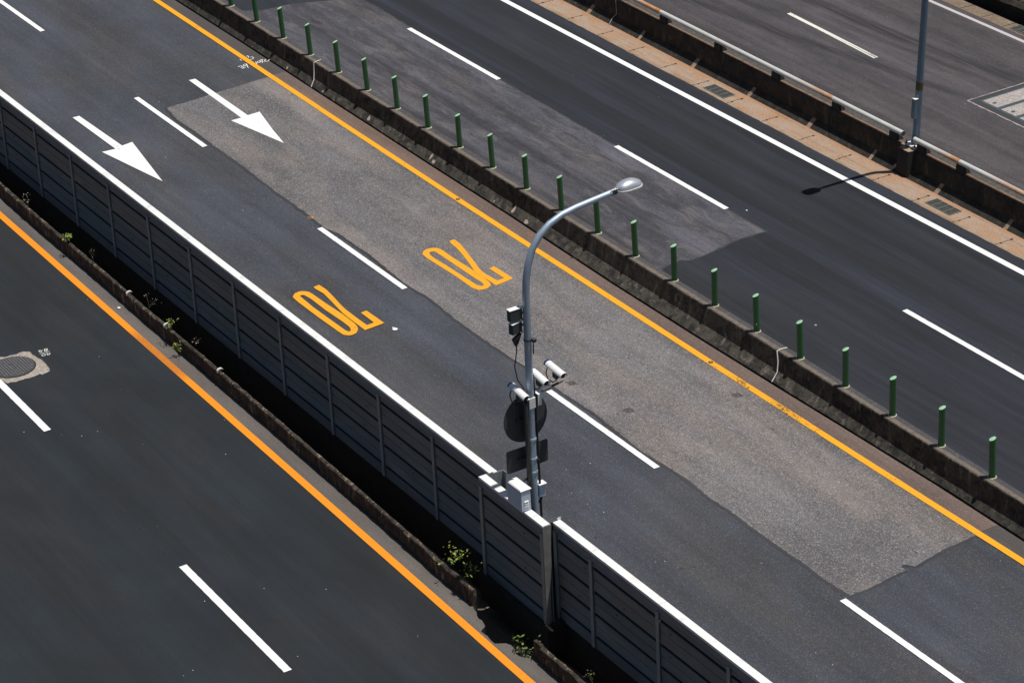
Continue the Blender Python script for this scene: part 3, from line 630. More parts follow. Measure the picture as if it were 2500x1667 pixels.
# cords hanging over the barriers
def cord(pts, r, label, mat): m = MB(); m.tube(pts, r, 8); return tag(m.build('cord', mat, smooth=True), label, 'cord', 'cords hanging down the barriers')
cord([(2.05,4.40,.60),(2.06,4.28,.60),(2.06,4.185,.58),(2.10,4.15,.35),(2.16,4.10,.17),(2.24,3.96,.01)], .011, 'white cord over the upper end of the grimy barrier', M['chalk'])
cord([(22.33,4.42,.60),(22.30,4.28,.60),(22.30,4.185,.58),(22.38,4.15,.38),(22.42,4.10,.17),(22.46,3.93,.01)], .012, 'white cord over the lower end of the grimy barrier', M['chalk'])
cord([(3.75,13.0,.68),(3.55,12.85,.68),(3.42,12.70,.66),(3.50,12.66,.30),(3.35,12.62,.15),(3.42,12.46,.02)], .011, 'grey cord down the railed barrier at the top edge', M['post'])

# ------------------------------------------------------------------ bollards
def bollard():
    root = empty('green_bollard', (0,0,0), 'x', 'bollard', 'green bollards on the concrete barrier')
    n = 20; r = .065; h = .84; m = MB(); sl = .42
    lo = [(r*math.cos(2*PI*k/n), r*math.sin(2*PI*k/n), 0) for k in range(n)]
    hi = [(x, y, h + sl*(x*.53+y*.85)) for x, y, _ in lo]
    m.raw(lo+hi, [(k,(k+1)%n,n+(k+1)%n,n+k) for k in range(n)]); m.build('tube', M['green'], root, smooth=True)
    m = MB(); m.raw([(x*1.02,y*1.02,z-.004) for x,y,z in hi]+[(x*1.02,y*1.02,z+.004) for x,y,z in hi]+[(0,0,h+.014)], [(k,(k+1)%n,n+(k+1)%n,n+k) for k in range(n)]+[(n+k,n+(k+1)%n,2*n) for k in range(n)]); m.build('cap', M['greentop'], root)
    m = MB(); k2 = 16; ring = []
    for rr_, zz in ((.073,.014),(.089,.006),(.093,.0)):
        ring += [(rr_*math.cos(2*PI*k/k2)*(1+.12*math.sin(k*3.7)), rr_*math.sin(2*PI*k/k2)*(1+.12*math.sin(k*2.3)), zz) for k in range(k2)]
    m.raw(ring, [(a*k2+k, a*k2+(k+1)%k2, (a+1)*k2+(k+1)%k2, (a+1)*k2+k) for a in range(2) for k in range(k2)]); m.build('collar', M['collar'], root)
    return root
proto = bollard()
BL = {-3:'green bollard cut by the top edge of the photo',-2:'green bollard whose foot only shows at the top edge',-1:'topmost fully leaning green bollard in the row',0:'second green bollard down the row from the top edge'}
ords = ['first','second','third','fourth','fifth','sixth','seventh','eighth','ninth','tenth','eleventh','twelfth','thirteenth','fourteenth','fifteenth','sixteenth','seventeenth','eighteenth','nineteenth','twentieth','twenty-first','twenty-second']
first = True
for i in range(-2, 21):
    o = proto if first else copy_tree(proto); first = False
    x = -.01 + 1.523*i
    o.location = (x, 4.385, .578); o.rotation_euler = (random.uniform(-.012,.02)+(.022 if i < 11 else .004), random.uniform(-.02,.012)-(.018 if i < 11 else 0), 0)
    if i in (17, 18): o.rotation_euler = (0, .012, 0)
    k = i+1
    if i <= -2: lb = 'green bollard at the top edge, only its lower end in view'
    elif k < 1: lb = 'green bollard at the top edge, cut off above, with its foot in view'
    elif i == 11: lb = 'green bollard partly hidden behind the arm of the street lamp'
    elif i == 14: lb = 'green bollard with a small white sticker near its foot'
    elif i == 18: lb = 'lowest green bollard in view at the right edge'
    elif i > 18: lb = 'green bollard beyond the right edge of the photo, number %s past it' % ords[i-19]
    else: lb = '%s complete green bollard from the top left' % ords[k-1]
    o['label'] = lb
    if i == 14:
        m = MB(); m.face([(.071*math.cos(t)+.0, .071*math.sin(t), z) for t, z in ((-.75,.17),(-.45,.17),(-.45,.215),(-.6,.225),(-.75,.215))]); m.build('sticker', M['chalk'], o, fix=False)

# ------------------------------------------------------------------ street lamps
def lamp_head(root, c, dirv, s=1.0, nm='lamp_head', zr=0):
    """drop-shaped luminaire: dome on a rim, flat wedge to the neck; c = neck end, dirv = unit vector outwards"""
    d = Vector(dirv).normalized(); side = Vector((d.y, -d.x, 0)).normalized(); up = side.cross(d).normalized()
    if up.z < 0: up = -up
    C0 = Vector(c); n = 14
    def W(t): return s*.195*max(0.0, 1-abs((t-.62)/(.66 if t < .62 else .40))**3.4)**.6*1.04 if .0 < t < 1 else s*(.05 if t <= 0 else .07)
    L = .64*s; st = [i/12 for i in range(13)]
    m = MB(); vs = []
    for t in st:
        w = max(.028, W(t)); h = (0.03+.15*math.sin(PI*min(1, t*.90+.06))**.7)*s
        for k in range(n+1):
            a = PI*k/n; vs.append(C0 + d*(t*L) + side*(math.cos(a)*w) + up*(math.sin(a)*h))
    fs = [(i*(n+1)+k, i*(n+1)+k+1, (i+1)*(n+1)+k+1, (i+1)*(n+1)+k) for i in range(12) for k in range(n)]
    fs += [tuple(range(n+1)), tuple(range(12*(n+1), 13*(n+1)))[::-1]]
    m.raw(vs, fs); hd = m.build(nm, M['head'], root, smooth=True)
    m = MB(); lo = []; hi = []
    for sgn in (1, -1):
        for t in (st if sgn > 0 else st[::-1]):
            w = max(.03, W(t))*1.09; p = C0 + d*(t*L*1.03-.008) + side*(sgn*w); lo.append(p - up*.022*s); hi.append(p + up*.004)
    q = len(lo); m.raw(lo+hi, [(k,(k+1)%q,q+(k+1)%q,q+k) for k in range(q)] + [tuple(range(q,2*q))]); m.build('rim', M['headrim'], hd)
    m = MB(); ctr = C0 + d*L*.55 - up*.085*s; m.raw([p*.96 + (C0+d*L*.55)*.04 for p in lo] + [ctr], [(k,(k+1)%q,q) for k in range(q)]); m.build('lens', M['glass'], hd, smooth=True)
    # flat wedge on top that runs back to the clamp
    m = MB(); z1 = .06*s; m.raw([C0+side*.05*s+up*.0-d*.02, C0-side*.05*s-d*.02, C0-side*.05*s+up*z1-d*.02, C0+side*.05*s+up*z1-d*.02,
        C0+side*.085*s+d*.34*s+up*.09*s, C0-side*.085*s+d*.34*s+up*.09*s, C0-side*.08*s+d*.34*s+up*.115*s, C0+side*.08*s+d*.34*s+up*.115*s], [(0,1,2,3),(4,7,6,5),(0,4,5,1),(1,5,6,2),(2,6,7,3),(3,7,4,0)]); m.build('wedge', M['head'], hd, bevel=.01)
    m = MB(); 
    Mx = Matrix((tuple(side)+(0,), tuple(d)+(0,), tuple(up)+(0,), (0,0,0,1))).transposed(); Mx.translation = C0
    m.box(-.055*s, .055*s, -.20*s, -.0, -.055*s, .045*s, 0, Mx)
    for k in range(3): m.box(-.02*s, .04*s, -.185*s+k*.06*s, -.145*s+k*.06*s, .046*s, .056*s, 1, Mx)
    m.tube([Mx@Vector((0,-.15*s,-.055*s)), Mx@Vector((0,-.15*s,-.085*s))], .012, 6); m.tube([Mx@Vector((0,-.03*s,-.055*s)), Mx@Vector((0,-.03*s,-.095*s))], .016, 6)
    m.build('clamp', [M['clamp'], M['steel']], root)
    return hd
LX, LY = 26.40, -4.30
lamp = empty('street_lamp', (LX, LY, 0), 'grey street lamp with curved arm and cameras on its post behind the fence', 'street lamp', 'street lamps')
lamp.rotation_euler = (-.004, .010, 0)
path = [(0,0,-.02),(0,0,1.5),(0,0,3.2),(0,0,4.8),(0,0,6.05),(0,.015,6.35),(0,.07,6.66),(0,.17,6.94),(0,.33,7.16),(0,.54,7.32),(0,.80,7.425),(0,1.10,7.48),(0,1.46,7.52),(0,1.84,7.56)]
rad = [.077,.075,.072,.068,.066,.067,.065,.064,.062,.060,.058,.056,.054,.052]
m = MB(); m.tube(path, rad, 24); m.build('pole', M['pole'], lamp, smooth=True)
lamp_head(lamp, (0,1.95,7.57), (0,.995,.05), .78)
for z in (2.52, 2.80, 3.20, 4.0): 
    m = MB(); m.tube([(0,0,z-.02),(0,0,z+.02)], (.087 if z < 3.4 else .080), 20); m.build('band', M['pole'], lamp)
m = MB(); m.tube([(0,0,5.20),(0,0,5.23)], .077, 16); m.box(.06,.14,.03,.10,5.19,5.25); m.tube([(.09,.06,5.2),(.095,.05,4.95)], .012, 6); m.build('clamp', M['clamp'], lamp)
# far lamp on the railed barrier
FX, FY = 15.93, 12.93
far = empty('street_lamp', (FX, FY, .69), 'blue-grey lamp post rising out of the top edge from the railed barrier', 'street lamp', 'street lamps')
H = 4.25
path = [(0,0,.02),(0,0,1.5),(0,0,3.0),(0,0,H-.5),(0,-.0,H),(0,-.03,H+.2),(0,-.10,H+.42),(0,-.24,H+.62),(0,-.44,H+.76),(0,-.70,H+.84),(0,-1.02,H+.90),(0,-1.36,H+.95)]
m = MB(); m.tube(path, [.092,.088,.083,.078,.076,.073,.07,.066,.062,.058,.054,.050], 24); m.build('pole', M['pole2'], far, smooth=True); far.rotation_euler = (-.030, .036, 0)
lamp_head(far, (0,-1.46,H+.97), (0,-.995,.03), .72)
m = MB(); m.box(-.20,.20,-.20,.20,0,.02); m.build('base_plate', M['steel'], far, bevel=.005)
m = MB()
for sx in (-1,1):
    for sy in (-1,1): m.tube([(sx*.155,sy*.155,.02),(sx*.155,sy*.155,.10)], .014, 8); m.tube([(sx*.155,sy*.155,.02),(sx*.155,sy*.155,.045)], .028, 6)
m.build('anchor_bolt', M['clamp'], far)
m = MB()
for a in range(4):
    Mx = Matrix.Rotation(a*PI/2, 4, 'Z'); m.raw([Mx@Vector(p) for p in ((.09,-.005,.02),(.18,-.005,.02),(.10,-.005,.24),(.09,.005,.02),(.18,.005,.02),(.10,.005,.24))], [(0,1,2),(3,5,4),(0,3,4,1),(1,4,5,2),(2,5,3,0)])
m.build('gusset', M['pole2'], far)
m = MB(); m.box(-.02,.10,-.19,-.08,.72,1.22); m.build('service_box', M['pole2'], far, bevel=.008)
m = MB(); m.box(-.01,.105,-.195,-.085,1.222,1.232); m.build('box_lid', M['camwhite'], far)
m = MB(); m.tube([(0,0,1.42),(0,0,1.62)], .091, 20); m.build('label_band', flat('brown_band', (.12,.09,.04), .7), far)
# pedestal under the far lamp
m = MB(); m.raw([(x,y,z) for x,y,z in ((15.70,12.50,0),(16.14,12.50,0),(16.26,13.06,0),(15.66,13.06,0),(15.76,12.56,.66),(16.12,12.56,.66),(16.24,13.08,.685),(15.68,13.08,.685))], [(0,3,2,1),(4,5,6,7),(0,1,5,4),(1,2,6,5),(2,3,7,6),(3,0,4,7)])
o = m.build('pedestal', [M['dark'], M['ped']], bevel=.01); tag(o, 'chipped concrete pedestal under the far lamp post', 'pedestal')  # shade painted on the sides as near-black, sunlight on the top as pale
for p in o.data.polygons:
    if p.normal.z > .8: p.material_index = 1

# ------------------------------------------------------------------ things on the near lamp post
def camera_unit(x, y, z, yaw, label, tilt=.10, seed=0):
    root = empty('security_camera', (x, y, z), label, 'camera', 'security cameras on the lamp post', yaw)
    R = Matrix.Rotation(tilt, 4, 'Y')
    L = .55; r = .076; n = 12
    def shell(x0, x1, r, a0, a1, th=.006, base=.0):
        m = MB(); ang = [a0+(a1-a0)*k/n for k in range(n+1)]
        o_ = [(xx, math.sin(a)*r, math.cos(a)*r*.9+base) for xx in (x0, x1) for a in ang]
        i_ = [(xx, math.sin(a)*(r-th), math.cos(a)*(r-th)*.9+base) for xx in (x0, x1) for a in ang]
        N = n+1; vs = [R@Vector(p) for p in o_+i_]
        fs = [(k,k+1,N+k+1,N+k) for k in range(n)] + [(2*N+k+1,2*N+k,3*N+k,3*N+k+1) for k in range(n)] + [(k+1,k,2*N+k,2*N+k+1) for k in range(n)] + [(N+k,N+k+1,3*N+k+1,3*N+k) for k in range(n)] + [(0,N,3*N,2*N),(N-1,2*N-1+0,4*N-1,3*N-1)]
        m.raw(vs, fs); return m
    shell(-L/2+.05, L/2, r, -1.75, 1.75).build('sunshield', M['camwhite'], root, smooth=True)
    shell(-L/2, -L/2+.06, r*.98, -1.75, 1.75).build('rear_band', M['camblue'], root, smooth=True)
    m = MB(); m.tube([R@Vector((-L/2+.01,0,0)), R@Vector((L/2-.05,0,0))], .056, 16); m.build('housing', M['radar'], root, smooth=True)
    m = MB(); m.tube([R@Vector((L/2-.052,0,0)), R@Vector((L/2-.03,0,0))], .050, 16); m.build('lens', M['camdark'], root)
    m = MB(); m.box(-.05,.07,-.035,.035,-.17,-.06,0,R); m.build('mount', M['clamp'], root, bevel=.005)
    m = MB(); m.tube([R@Vector((-L/2+.06,-.02,-.05)), (-L/2+.02,-.04,-.16), (-L/2+.06,-.03,-.27), (-.10,0,-.30), (.0,.02,-.22)], .011, 8); m.build('cable', M['cable'], root, smooth=True)
    return root
camera_unit(26.42,-4.50,4.21,.0,'white camera left of the lamp post')
camera_unit(26.34,-4.02,4.33,.0,'white camera just right of the lamp post')
camera_unit(26.36,-3.68,4.38,.03,'white camera furthest right on the bracket arm')
br = empty('camera_bracket', (LX,LY,4.02), 'white bracket arms holding the cameras on the lamp post', 'bracket')
m = MB(); m.tube([(-.05,-.28,-.02),(.0,0,.0)], .025, 8); m.tube([(.0,.0,.0),(-.02,.75,.10)], .022, 8); m.build('arm', M['clamp'], br, smooth=True)
m = MB(); m.box(.11,.12,-.05,.08,-.17,.03); m.box(-.10,.12,-.12,.08,.03,.04); m.build('angle_plate', M['camwhite'], br, bevel=.004)
m = MB(); m.box(.0,.14,.12,.25,.08,.09); m.box(.13,.14,.12,.20,-.14,.08); m.build('angle_plate', M['camwhite'], br, bevel=.004)
# radar boxes
def radar(z, label, w=.25, h=.24, yaw=0.0):
    root = empty('detector_box', (LX-.02, LY-.18, z), label, 'detector', 'dark detector boxes on the lamp post', yaw)
    m = MB(); m.box(-.05,.06,-w/2,w/2,-h/2,h/2); m.build('casing', M['radar'], root, bevel=.012)
    m = MB(); m.box(-.055,.065,-w/2-.004,w/2+.004,h/2,h/2+.012); m.build('lid', M['camwhite'], root, bevel=.003)
    m = MB(); m.tube([(0,w/2-.02,-h/2+.02),(0,w/2+.06,-h/2-.06)], .015, 8); m.box(-.02,.02,w/2,w/2+.09,-.03,.0); m.build('bracket', M['clamp'], root)
    m = MB(); m.tube([(.03,w/2-.03,h/2+.03),(.05,w/2,h/2+.045),(.05,w/2+.02,h/2+.0)], .012, 6); m.build('buckle', M['camwhite'], root)
    return root
radar(5.74, 'upper dark detector box on the lamp post', .26, .22)
radar(5.48, 'lower dark detector box with cable on the lamp post', .24, .20, .25)
m = MB(); m.tube([(LX,LY-.17,5.34),(LX,LY-.19,5.0),(LX-.01,LY-.24,4.72),(LX,LY-.20,4.45),(LX+.02,LY-.08,4.22)], .011, 8)
tag(m.build('cable', M['cable'], smooth=True), 'black cable hanging from the lower detector box', 'cable')
m = MB(); m.raw([(LX-.06,LY-.25,5.25),(LX+.04,LY-.25,5.25),(LX+.04,LY-.08,5.36),(LX-.06,LY-.08,5.36),(LX-.03,LY-.21,5.12),(LX+.02,LY-.21,5.12),(LX+.02,LY-.15,5.16),(LX-.03,LY-.15,5.16)], [(0,3,2,1),(4,5,6,7),(0,1,5,4),(1,2,6,5),(2,3,7,6),(3,0,4,7)])
tag(m.build('cable_gland', M['cable'], bevel=.01), 'black gland box under the lower detector', 'gland box')
# signs (seen from behind)
def sign(name, outline, z, label, th=.004):
    root = empty(name, (LX-.12, LY-.01, z), label, 'sign')
    n = len(outline); m = MB()
    m.raw([(0,y,q) for y,q in outline]+[(th,y,q) for y,q in outline], [tuple(range(n)), tuple(range(n,2*n))[::-1]] + [(k,(k+1)%n,n+(k+1)%n,n+k) for k in range(n)])
    o = m.build('plate', [M['signface'], M['signback']], root)
    for p in o.data.polygons: p.material_index = 0 if p.normal.x < -.5 else 1
    m = MB()
    for y in (-.16, .16): m.box(th, th+.02, y-.012, y+.012, min(q for _, q in outline)*.8, max(q for _, q in outline)*.8)
    m.box(th+.02, th+.034, -.22, .22, -.02, .02); m.box(th+.034,.25,-.105,-.095,-.018,.018); m.box(th+.034,.25,.095,.105,-.018,.018)
    m.build('sign_bracket', M['signback'], root)
    return root
sign('round_sign', [(.46*math.cos(2*PI*k/40), .48*math.sin(2*PI*k/40)) for k in range(40)], 3.57, 'large round traffic sign seen from behind on the lamp post')
rp = []
for cx, cy, a0 in ((.40,.19,0),(-.40,.19,PI/2),(-.40,-.19,PI),(.40,-.19,1.5*PI)): rp += [(cx+.04*math.cos(a0+k*PI/8), cy+.04*math.sin(a0+k*PI/8)) for k in range(5)]
sign('rectangular_sign', rp, 2.77, 'rectangular sign plate seen from behind below the round sign')
# second thin conduit beside the post
m = MB(); m.tube([(LX+.07,LY-.10,.9),(LX+.07,LY-.10,2.4),(LX+.06,LY-.095,3.98)], .046, 12); tag(m.build('conduit', M['clamp'], smooth=True), 'dark steel conduit up the left of the lamp post', 'conduit')
m = MB(); m.tube([(LX+.04,LY+.13,1.2),(LX+.05,LY+.125,2.2),(LX+.05,LY+.12,3.0),(LX+.04,LY+.12,3.8),(LX+.03,LY+.11,4.25),(LX+.0,LY+.12,4.45)], .022, 10); tag(m.build('cable', M['cable'], smooth=True), 'thick black cable down the right of the lamp post', 'cable')
# cabinet
cb_ = empty('control_cabinet', (26.42,-4.85,2.07), 'light blue-grey control cabinet in front of the fence cap', 'cabinet')
m = MB(); m.box(0,.46,0,.21,0,.43); m.build('body', M['cab'], cb_, bevel=.006)
m = MB(); m.box(.463,.475,.008,.202,.01,.42); m.build('door', M['cab'], cb_, bevel=.003)
m = MB(); m.raw([(-.03,-.012,.433),(.49,-.012,.433),(.49,.225,.433),(-.03,.225,.433),(.03,.02,.46),(.46,.0,.455),(.46,.21,.455),(.03,.19,.46)], [(0,3,2,1),(4,5,6,7),(0,1,5,4),(1,2,6,5),(2,3,7,6),(3,0,4,7)]); m.build('roof', M['camwhite'], cb_, bevel=.004)
m = MB()
for k in range(3): m.raw([(.476,.06,.10+k*.045),(.476,.15,.10+k*.045),(.494,.15,.104+k*.045),(.494,.06,.104+k*.045),(.476,.06,.125+k*.045),(.476,.15,.125+k*.045)], [(0,1,2,3),(4,3,2,5),(0,3,4),(1,5,2)])
m.build('louvre', M['camwhite'], cb_)
for zz in (.10, .34):
    m = MB(); m.box(.02,.06,.19,.46,zz,zz+.03); m.build('bracket', M['clamp'], cb_)
m = MB(); m.tube([(.40,.20,.05),(.30,.30,-.05),(.15,.42,-.2),(.1,.5,-.5)], .016, 8); m.tube([(.20,.20,.05),(.15,.34,-.08),(.05,.46,-.3)], .014, 8); m.tube([(.3,.2,.3),(.22,.34,.42),(.06,.44,.5)], .008, 8); m.build('cable', M['cable'], cb_, smooth=True)
jb = empty('junction_box', (26.34,-4.22,1.97), 'small pale junction box right of the lamp post above the fence', 'junction box')
m = MB(); m.box(.0,.14,.02,.14,0,.25); m.build('body', M['cab'], jb, bevel=.005)
m = MB(); m.box(-.02,.17,.0,.16,.252,.268); m.build('lid', M['camwhite'], jb, bevel=.003)
m = MB(); m.tube([(.10,.09,.0),(.09,.07,-.08),(.05,.0,-.16),(.03,-.06,-.22)], .018, 8); m.build('conduit', M['cable'], jb, smooth=True)

# ------------------------------------------------------------------ covers, grates, studs
def grate(x0, y0, label):
    root = empty('drain_grate', (x0, y0, .008), label, 'drain grate', 'drain grates in the gutters')
    w, d = .86, .33; m = MB(); m.face([(0,0,.004),(w,0,.004),(w,d,.004),(0,d,.004)]); m.build('drain_shade', M['crack'], root, fix=False)  # flat dark sheet paints the shaded depth below the bars
    m = MB(); m.box(-.02,w+.02,-.02,0,.0,.016); m.box(-.02,w+.02,d,d+.02,.0,.016); m.box(-.02,0,0,d,.0,.016); m.box(w,w+.02,0,d,.0,.016); m.build('frame', M['grate'], root)
    m = MB()
    for k in range(1, 9): m.box(0,w,d*k/9-.005,d*k/9+.005,.006,.014)
    for k in range(1, 4): m.box(w*k/4-.008,w*k/4+.008,0,d,.008,.018)
    m.build('bars', M['grate'], root)
    return root
g1 = grate(8.62, 11.93, 'steel drain grate in the rusty gutter near the top')
for x, y, l in ((17.50,11.99,'steel drain grate in the rusty gutter below the far lamp post'),(10.30,20.62,'drain grate of the far gutter at the right edge')):
    o = copy_tree(g1); o.location = (x, y, .008); o['label'] = l
mh = empty('manhole', (12.16,-8.69,.006), 'round iron manhole cover in a rough concrete collar', 'manhole')
m = MB(); m.sheet([(x-12.16, y+8.69) for x, y in jag([(11.25,-9.0)]+DATA['mh'][1:-1]+[(11.9,-9.25),(11.3,-9.2)], .02, .05)], .002); m.build('collar', M['mhconc'], mh, fix=False)
m = MB(); n = 40; R0 = .50
m.raw([(R0*math.cos(2*PI*k/n), R0*math.sin(2*PI*k/n), .008) for k in range(n)]+[(0,0,.008)], [(k,(k+1)%n,n) for k in range(n)])
m.build('rim_shadow', M['crack'], mh, fix=False)
m = MB(); R1 = .475; m.raw([(R1*math.cos(2*PI*k/n), R1*math.sin(2*PI*k/n), .012) for k in range(n)]+[(0,0,.012)], [(k,(k+1)%n,n) for k in range(n)])
for i in range(-9, 10):
    for j in range(-9, 10):
        u, v = i*.062, j*.062
        if math.hypot(u, v) < .44 and not (abs(v) < .04 and abs(u) < .16): m.box(u-.019,u+.019,v-.019,v+.019,.012,.026,1)
m.build('cover', [M['iron'], flat('worn_iron', (.15,.145,.15), .5, .35, 30)], mh)
# steel framed cover at the right edge
cv = empty('access_cover', (13.36,16.62,.004), 'steel framed concrete access cover at the right edge of the far road', 'access cover')
m = MB(); m.sheet(jag([(0,0),(3.2,0),(3.2,3.6),(-.02,3.6)], .015, .08), .001); m.build('rim', M['conc'], cv, fix=False)
m = MB(); m.face([(.035,.04,.005),(3.16,.04,.005),(3.16,3.56,.005),(.03,3.56,.005)]); m.build('border', M['seam'], cv, fix=False)
m = MB(); m.face([(.20,.20,.009),(3.0,.20,.009),(3.0,3.4,.009),(.20,3.4,.009)]); m.build('frame', M['bluesteel'], cv, fix=False)
x = .28
for k in range(4):
    m = MB(); m.box(x, x+.56, .28, 3.3, .009, .015)
    m.build('slab', M['conc'], cv)
    m = MB(); m.raw([(x+.30+.055*math.cos(2*PI*q/16), .42+.055*math.sin(2*PI*q/16), .019) for q in range(16)], [tuple(range(16))]); m.raw([(x+.18+.02*math.cos(2*PI*q/8), .33+.02*math.sin(2*PI*q/8), .019) for q in range(8)], [tuple(range(8))]); m.build('lifting_hole', M['bluesteel'], cv, fix=False)
    x += .70
for sx, sy, l in ((10.62,3.40,'round reflective stud in the yellow line above the lamp arm'),(21.0,3.41,'round reflective stud in the yellow line right of the cameras')):
    m = MB(); m.tube([(sx,sy,.016),(sx,sy,.026),(sx,sy,.030)], [.055,.052,.03], 16); m.tube([(sx,sy,.030),(sx,sy,.036)], .018, 8, 1)
    tag(m.build('road_stud', [M['iron'], M['yelN']]), l, 'road stud', 'round studs in the yellow line')
def stone(x, y, z, r, label, mat):
    m = MB(); bm = bmesh.new(); bmesh.ops.create_icosphere(bm, subdivisions=1, radius=r)
    m.raw([(v.co.x*random.uniform(.8,1.3), v.co.y*random.uniform(.7,1.1), v.co.z*.6) for v in bm.verts], [tuple(v.index for v in f.verts) for f in bm.faces]); bm.free()
    o = m.build('stone', mat); o.location = (x, y, z+r*.3); tag(o, label, 'stone', 'small pale stones and litter'); return o
stone(10.97,-5.62,.006,.045,'small white stone on the verge of the near road', M['arrow'])
stone(20.95,6.2,.0,.035,'small brown leaf-like scrap on the dark road', M['mortar'])
stone(15.3,8.45,.0,.03,'tiny pale scrap beside the dash above the lamp head', M['chalk'])
m = MB(); m.tube([(14.93,3.80,.02),(15.0,3.86,.03),(15.06,3.84,.02),(15.10,3.90,.03)], .008, 6); tag(m.build('twig', M['stem']), 'short dark twig beside the black joint', 'twig')

# ------------------------------------------------------------------ weeds and the hedge
def leaves(mb, c, n, spread, size, rnd, mi=0, flatn=.4):
    for _ in range(n):
        p = Vector(c) + Vector((rnd.gauss(0, spread[0]), rnd.gauss(0, spread[1]), rnd.gauss(0, spread[2])))
        a = rnd.uniform(0, 2*PI); tl = rnd.uniform(-.7,.7); L = size*rnd.uniform(.6,1.35); W = L*rnd.uniform(.38,.6)
        d = Vector((math.cos(a), math.sin(a), tl)).normalized(); s = d.cross(Vector((rnd.uniform(-.5,.5), rnd.uniform(-.5,.5), 1))).normalized(); u = s.cross(d)
        mb.raw([p, p+d*L*.35+s*W*.5+u*L*.05, p+d*L*.75+s*W*.35, p+d*L, p+d*L*.75-s*W*.35, p+d*L*.35-s*W*.5+u*L*.05], [(0,1,2,3),(0,3,4,5)], mi if rnd.random() > .25 else 1)
def weed(x, y, z, n, h, size, label, seed, spread=.10, cols=None):
    rnd = random.Random(seed); root = empty('weed', (x, y, z), label, 'weed', 'weeds along the kerb')
    st = MB(); lf = MB()
    for k in range(max(3, n//9)):
        a = rnd.uniform(0, 2*PI); r = rnd.uniform(.2,1)*spread*1.4; top = Vector((math.cos(a)*r*1.3, math.sin(a)*r, h*rnd.uniform(.5,1)))
        mid = top*.5 + Vector((0,0,h*.12)); st.tube([(0,0,-.05), mid, top], .004, 5)
        leaves(lf, top, n//max(3, n//9), (spread*.45,spread*.45,h*.14), size, rnd)
        leaves(lf, mid, 2, (spread*.3,spread*.3,h*.1), size*.8, rnd)
    st.build('stem', M['stem'], root); lf.build('leaves', cols or [M['leafg'], M['leafy']], root, fix=False)
    return root
weed(25.15,-5.38,.28,66,.33,.062,'leafy green bush growing at the end of the kerb wall',1,.17)
weed(25.75,-5.38,.20,36,.34,.062,'straggling green weed just below the leafy bush',11,.12)
weed(27.05,-5.12,-.93,34,.82,.072,'low round-leaved plant in the dark gap below the fence step',2,.13)
weed(27.45,-4.98,-.93,8,.80,.07,'single small plant right of the one in the dark gap',12,.05)
weed(7.75,-5.38,.36,60,.16,.055,'yellow-green weed on top of the kerb near the left edge',3,.09)
weed(13.2,-5.40,.36,45,.18,.05,'feathery weed on the kerb top above the second white ring',4,.10)
weed(13.9,-5.50,.10,45,.20,.05,'weed hanging down the kerb face beside the rust stain',5,.09)
weed(5.2,-5.26,.34,26,.22,.035,'thin dry weed behind the kerb at the left edge',6,.10,[M['leafd'],M['mortar']])
weed(8.9,-5.26,.34,20,.20,.03,'thin dry weed behind the kerb below the yellow-green one',7,.10,[M['leafd'],M['mortar']])
weed(11.9,-5.28,.34,28,.20,.03,'thin dry weed behind the kerb near the white smear',8,.12,[M['leafd'],M['mortar']])
weed(14.2,-5.28,.34,20,.20,.03,'thin dry weed behind the kerb below the feathery weed',9,.10,[M['leafd'],M['mortar']])
weed(30.0,-5.42,.32,22,.18,.035,'thin weed on the rough kerb at the bottom edge',10,.10,[M['leafd'],M['leafg']])
weed(28.1,-5.66,-.12,46,.20,.05,'dark leafy weed at the open edge of the verge below the gap',13,.11,[M['leafd'],M['leafg']])
# bank behind the far gutter
m = MB(); xs = frange(-40, 70, .3); pr = [(21.35,-.6),(21.38,.22),(21.48,.30),(21.75,.26),(22.6,.7),(26,1.6),(40,2.2)]
n = len(pr); vs = []
for x in xs:
    for j, (y, z) in enumerate(pr): w = mnoise.noise_vector(Vector((x*1.3, j*4, 6)))*(.05 if j < 4 else .3); vs.append((x, y+w.y, z+w.z))
for i in range(len(xs)-1):
    for j in range(n-1): m.face([vs[i*n+j], vs[(i+1)*n+j], vs[(i+1)*n+j+1], vs[i*n+j+1]])
tag(m.build('terrain', M['soil'], fix=False), kind='structure')
m = MB(); m.box(-90, 110, 21.0, 21.36, -1.0, -.45); tag(m.build('road_ditch', M['deck']), kind='structure')
rnd = random.Random(5)
hd = empty('hedge', (5.0,22.2,.3), 'dense dark hedge with some yellow leaves at the top right corner', 'hedge')
lf = MB(); st = MB()
for k in range(95):
    cx = rnd.uniform(-1, 16); cy = rnd.uniform(-.35, 1.6); cz = rnd.uniform(.1, .75)+cy*.35
    if -.4 < cx-3.2 < 1.4 and cy < .1: cz *= .6
    leaves(lf, (cx, cy, cz), 42, (.20,.18,.16), .10, rnd, 0)
    st.tube([(cx,cy,-.1),(cx+rnd.uniform(-.1,.1),cy,cz)], .012, 5)
lf.build('foliage', [M['leafd'], M['leafd']], hd, fix=False); st.build('stem', M['stem'], hd)
weed(8.75,21.72,.28,170,.22,.09,'sunlit yellow-green shrub at the top right corner',21,.26,[M['leafy'],M['leafg']])

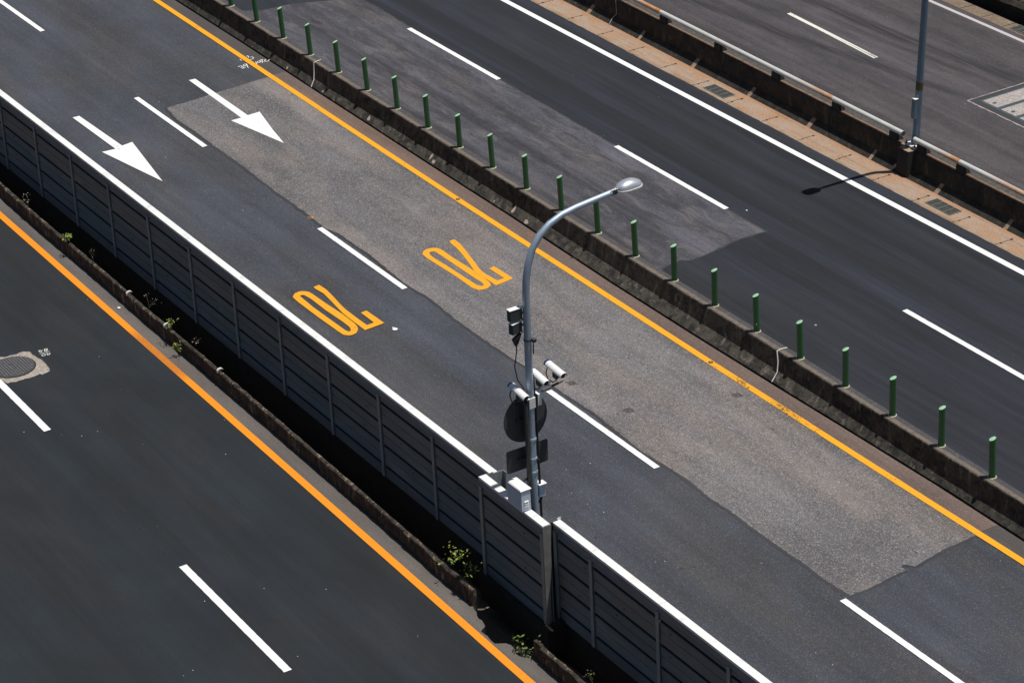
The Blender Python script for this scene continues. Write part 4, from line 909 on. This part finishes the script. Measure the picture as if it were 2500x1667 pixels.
# tree beyond the frame that keeps the far bank in the shade
def tree(x, y, z, h, r, label, seed):
    rnd = random.Random(seed); root = empty('broadleaf_tree', (x,y,z), label, 'tree')
    t = MB(); t.tube([(0,0,-.3),(.05,0,h*.3),(.1,.1,h*.6),(.1,.0,h*.9)], [.22,.17,.11,.04], 10); lf = MB()
    for k in range(16):
        a = rnd.uniform(0,2*PI); b_ = rnd.uniform(.2,1); c = Vector((math.cos(a)*r*b_, math.sin(a)*r*b_, h*rnd.uniform(.6,1.05)))
        t.tube([(.08,.05,h*rnd.uniform(.35,.6)), c*.6+Vector((0,0,h*.28)), c], [.07,.04,.015], 6)
        leaves(lf, c, 150, (r*.27,r*.27,h*.09), .20, rnd)
    t.build('trunk', M['stem'], root); lf.build('crown', [M['leafd'], M['leafg']], root, fix=False)
tree(11.9, 26.6, 1.2, 5.6, 2.5, 'broadleaf tree beyond the top right corner', 31)
tree(15.6, 27.0, 1.2, 6.0, 2.6, 'broadleaf tree beyond the right edge', 32)

# ------------------------------------------------------------------ camera, sun, sky
cam = bpy.data.cameras.new('Camera'); co = bpy.data.objects.new('Camera', cam); COL.objects.link(co)
cam.sensor_width = 36; cam.sensor_fit = 'HORIZONTAL'; cam.lens = LENS; cam.clip_start = 1; cam.clip_end = 6000
Mx = Matrix((CAMR + (0,), CAMU + (0,), tuple(-k for k in CAMF) + (0,), (0,0,0,1))).transposed(); Mx.translation = Vector(CAMPOS)
co.matrix_world = Mx; sc.camera = co

KX, KY = .130, .185
sd = Vector((KX, KY, 1)).normalized()
sl = bpy.data.lights.new('Sun', 'SUN'); sl.energy = 5.0; sl.angle = math.radians(.53); sl.color = (1, .965, .91)
so = bpy.data.objects.new('Sun', sl); COL.objects.link(so); so.rotation_euler = sd.to_track_quat('Z', 'Y').to_euler(); so.location = (10, 5, 60)
w = bpy.data.worlds.new('World'); sc.world = w; w.use_nodes = True
nt = w.node_tree; bg = nt.nodes['Background']; sky = nt.nodes.new('ShaderNodeTexSky'); sky.sky_type = 'NISHITA'; sky.sun_disc = False
sky.sun_elevation = math.asin(sd.z); sky.sun_rotation = math.atan2(KX, KY)
nt.links.new(sky.outputs[0], bg.inputs['Color']); bg.inputs['Strength'].default_value = .05
vs_ = sc.view_settings; vs_.view_transform = 'Standard'; vs_.look = 'None'; vs_.exposure = -.25; vs_.gamma = 1; vs_.use_curve_mapping = False
sc.cycles.max_bounces = 5
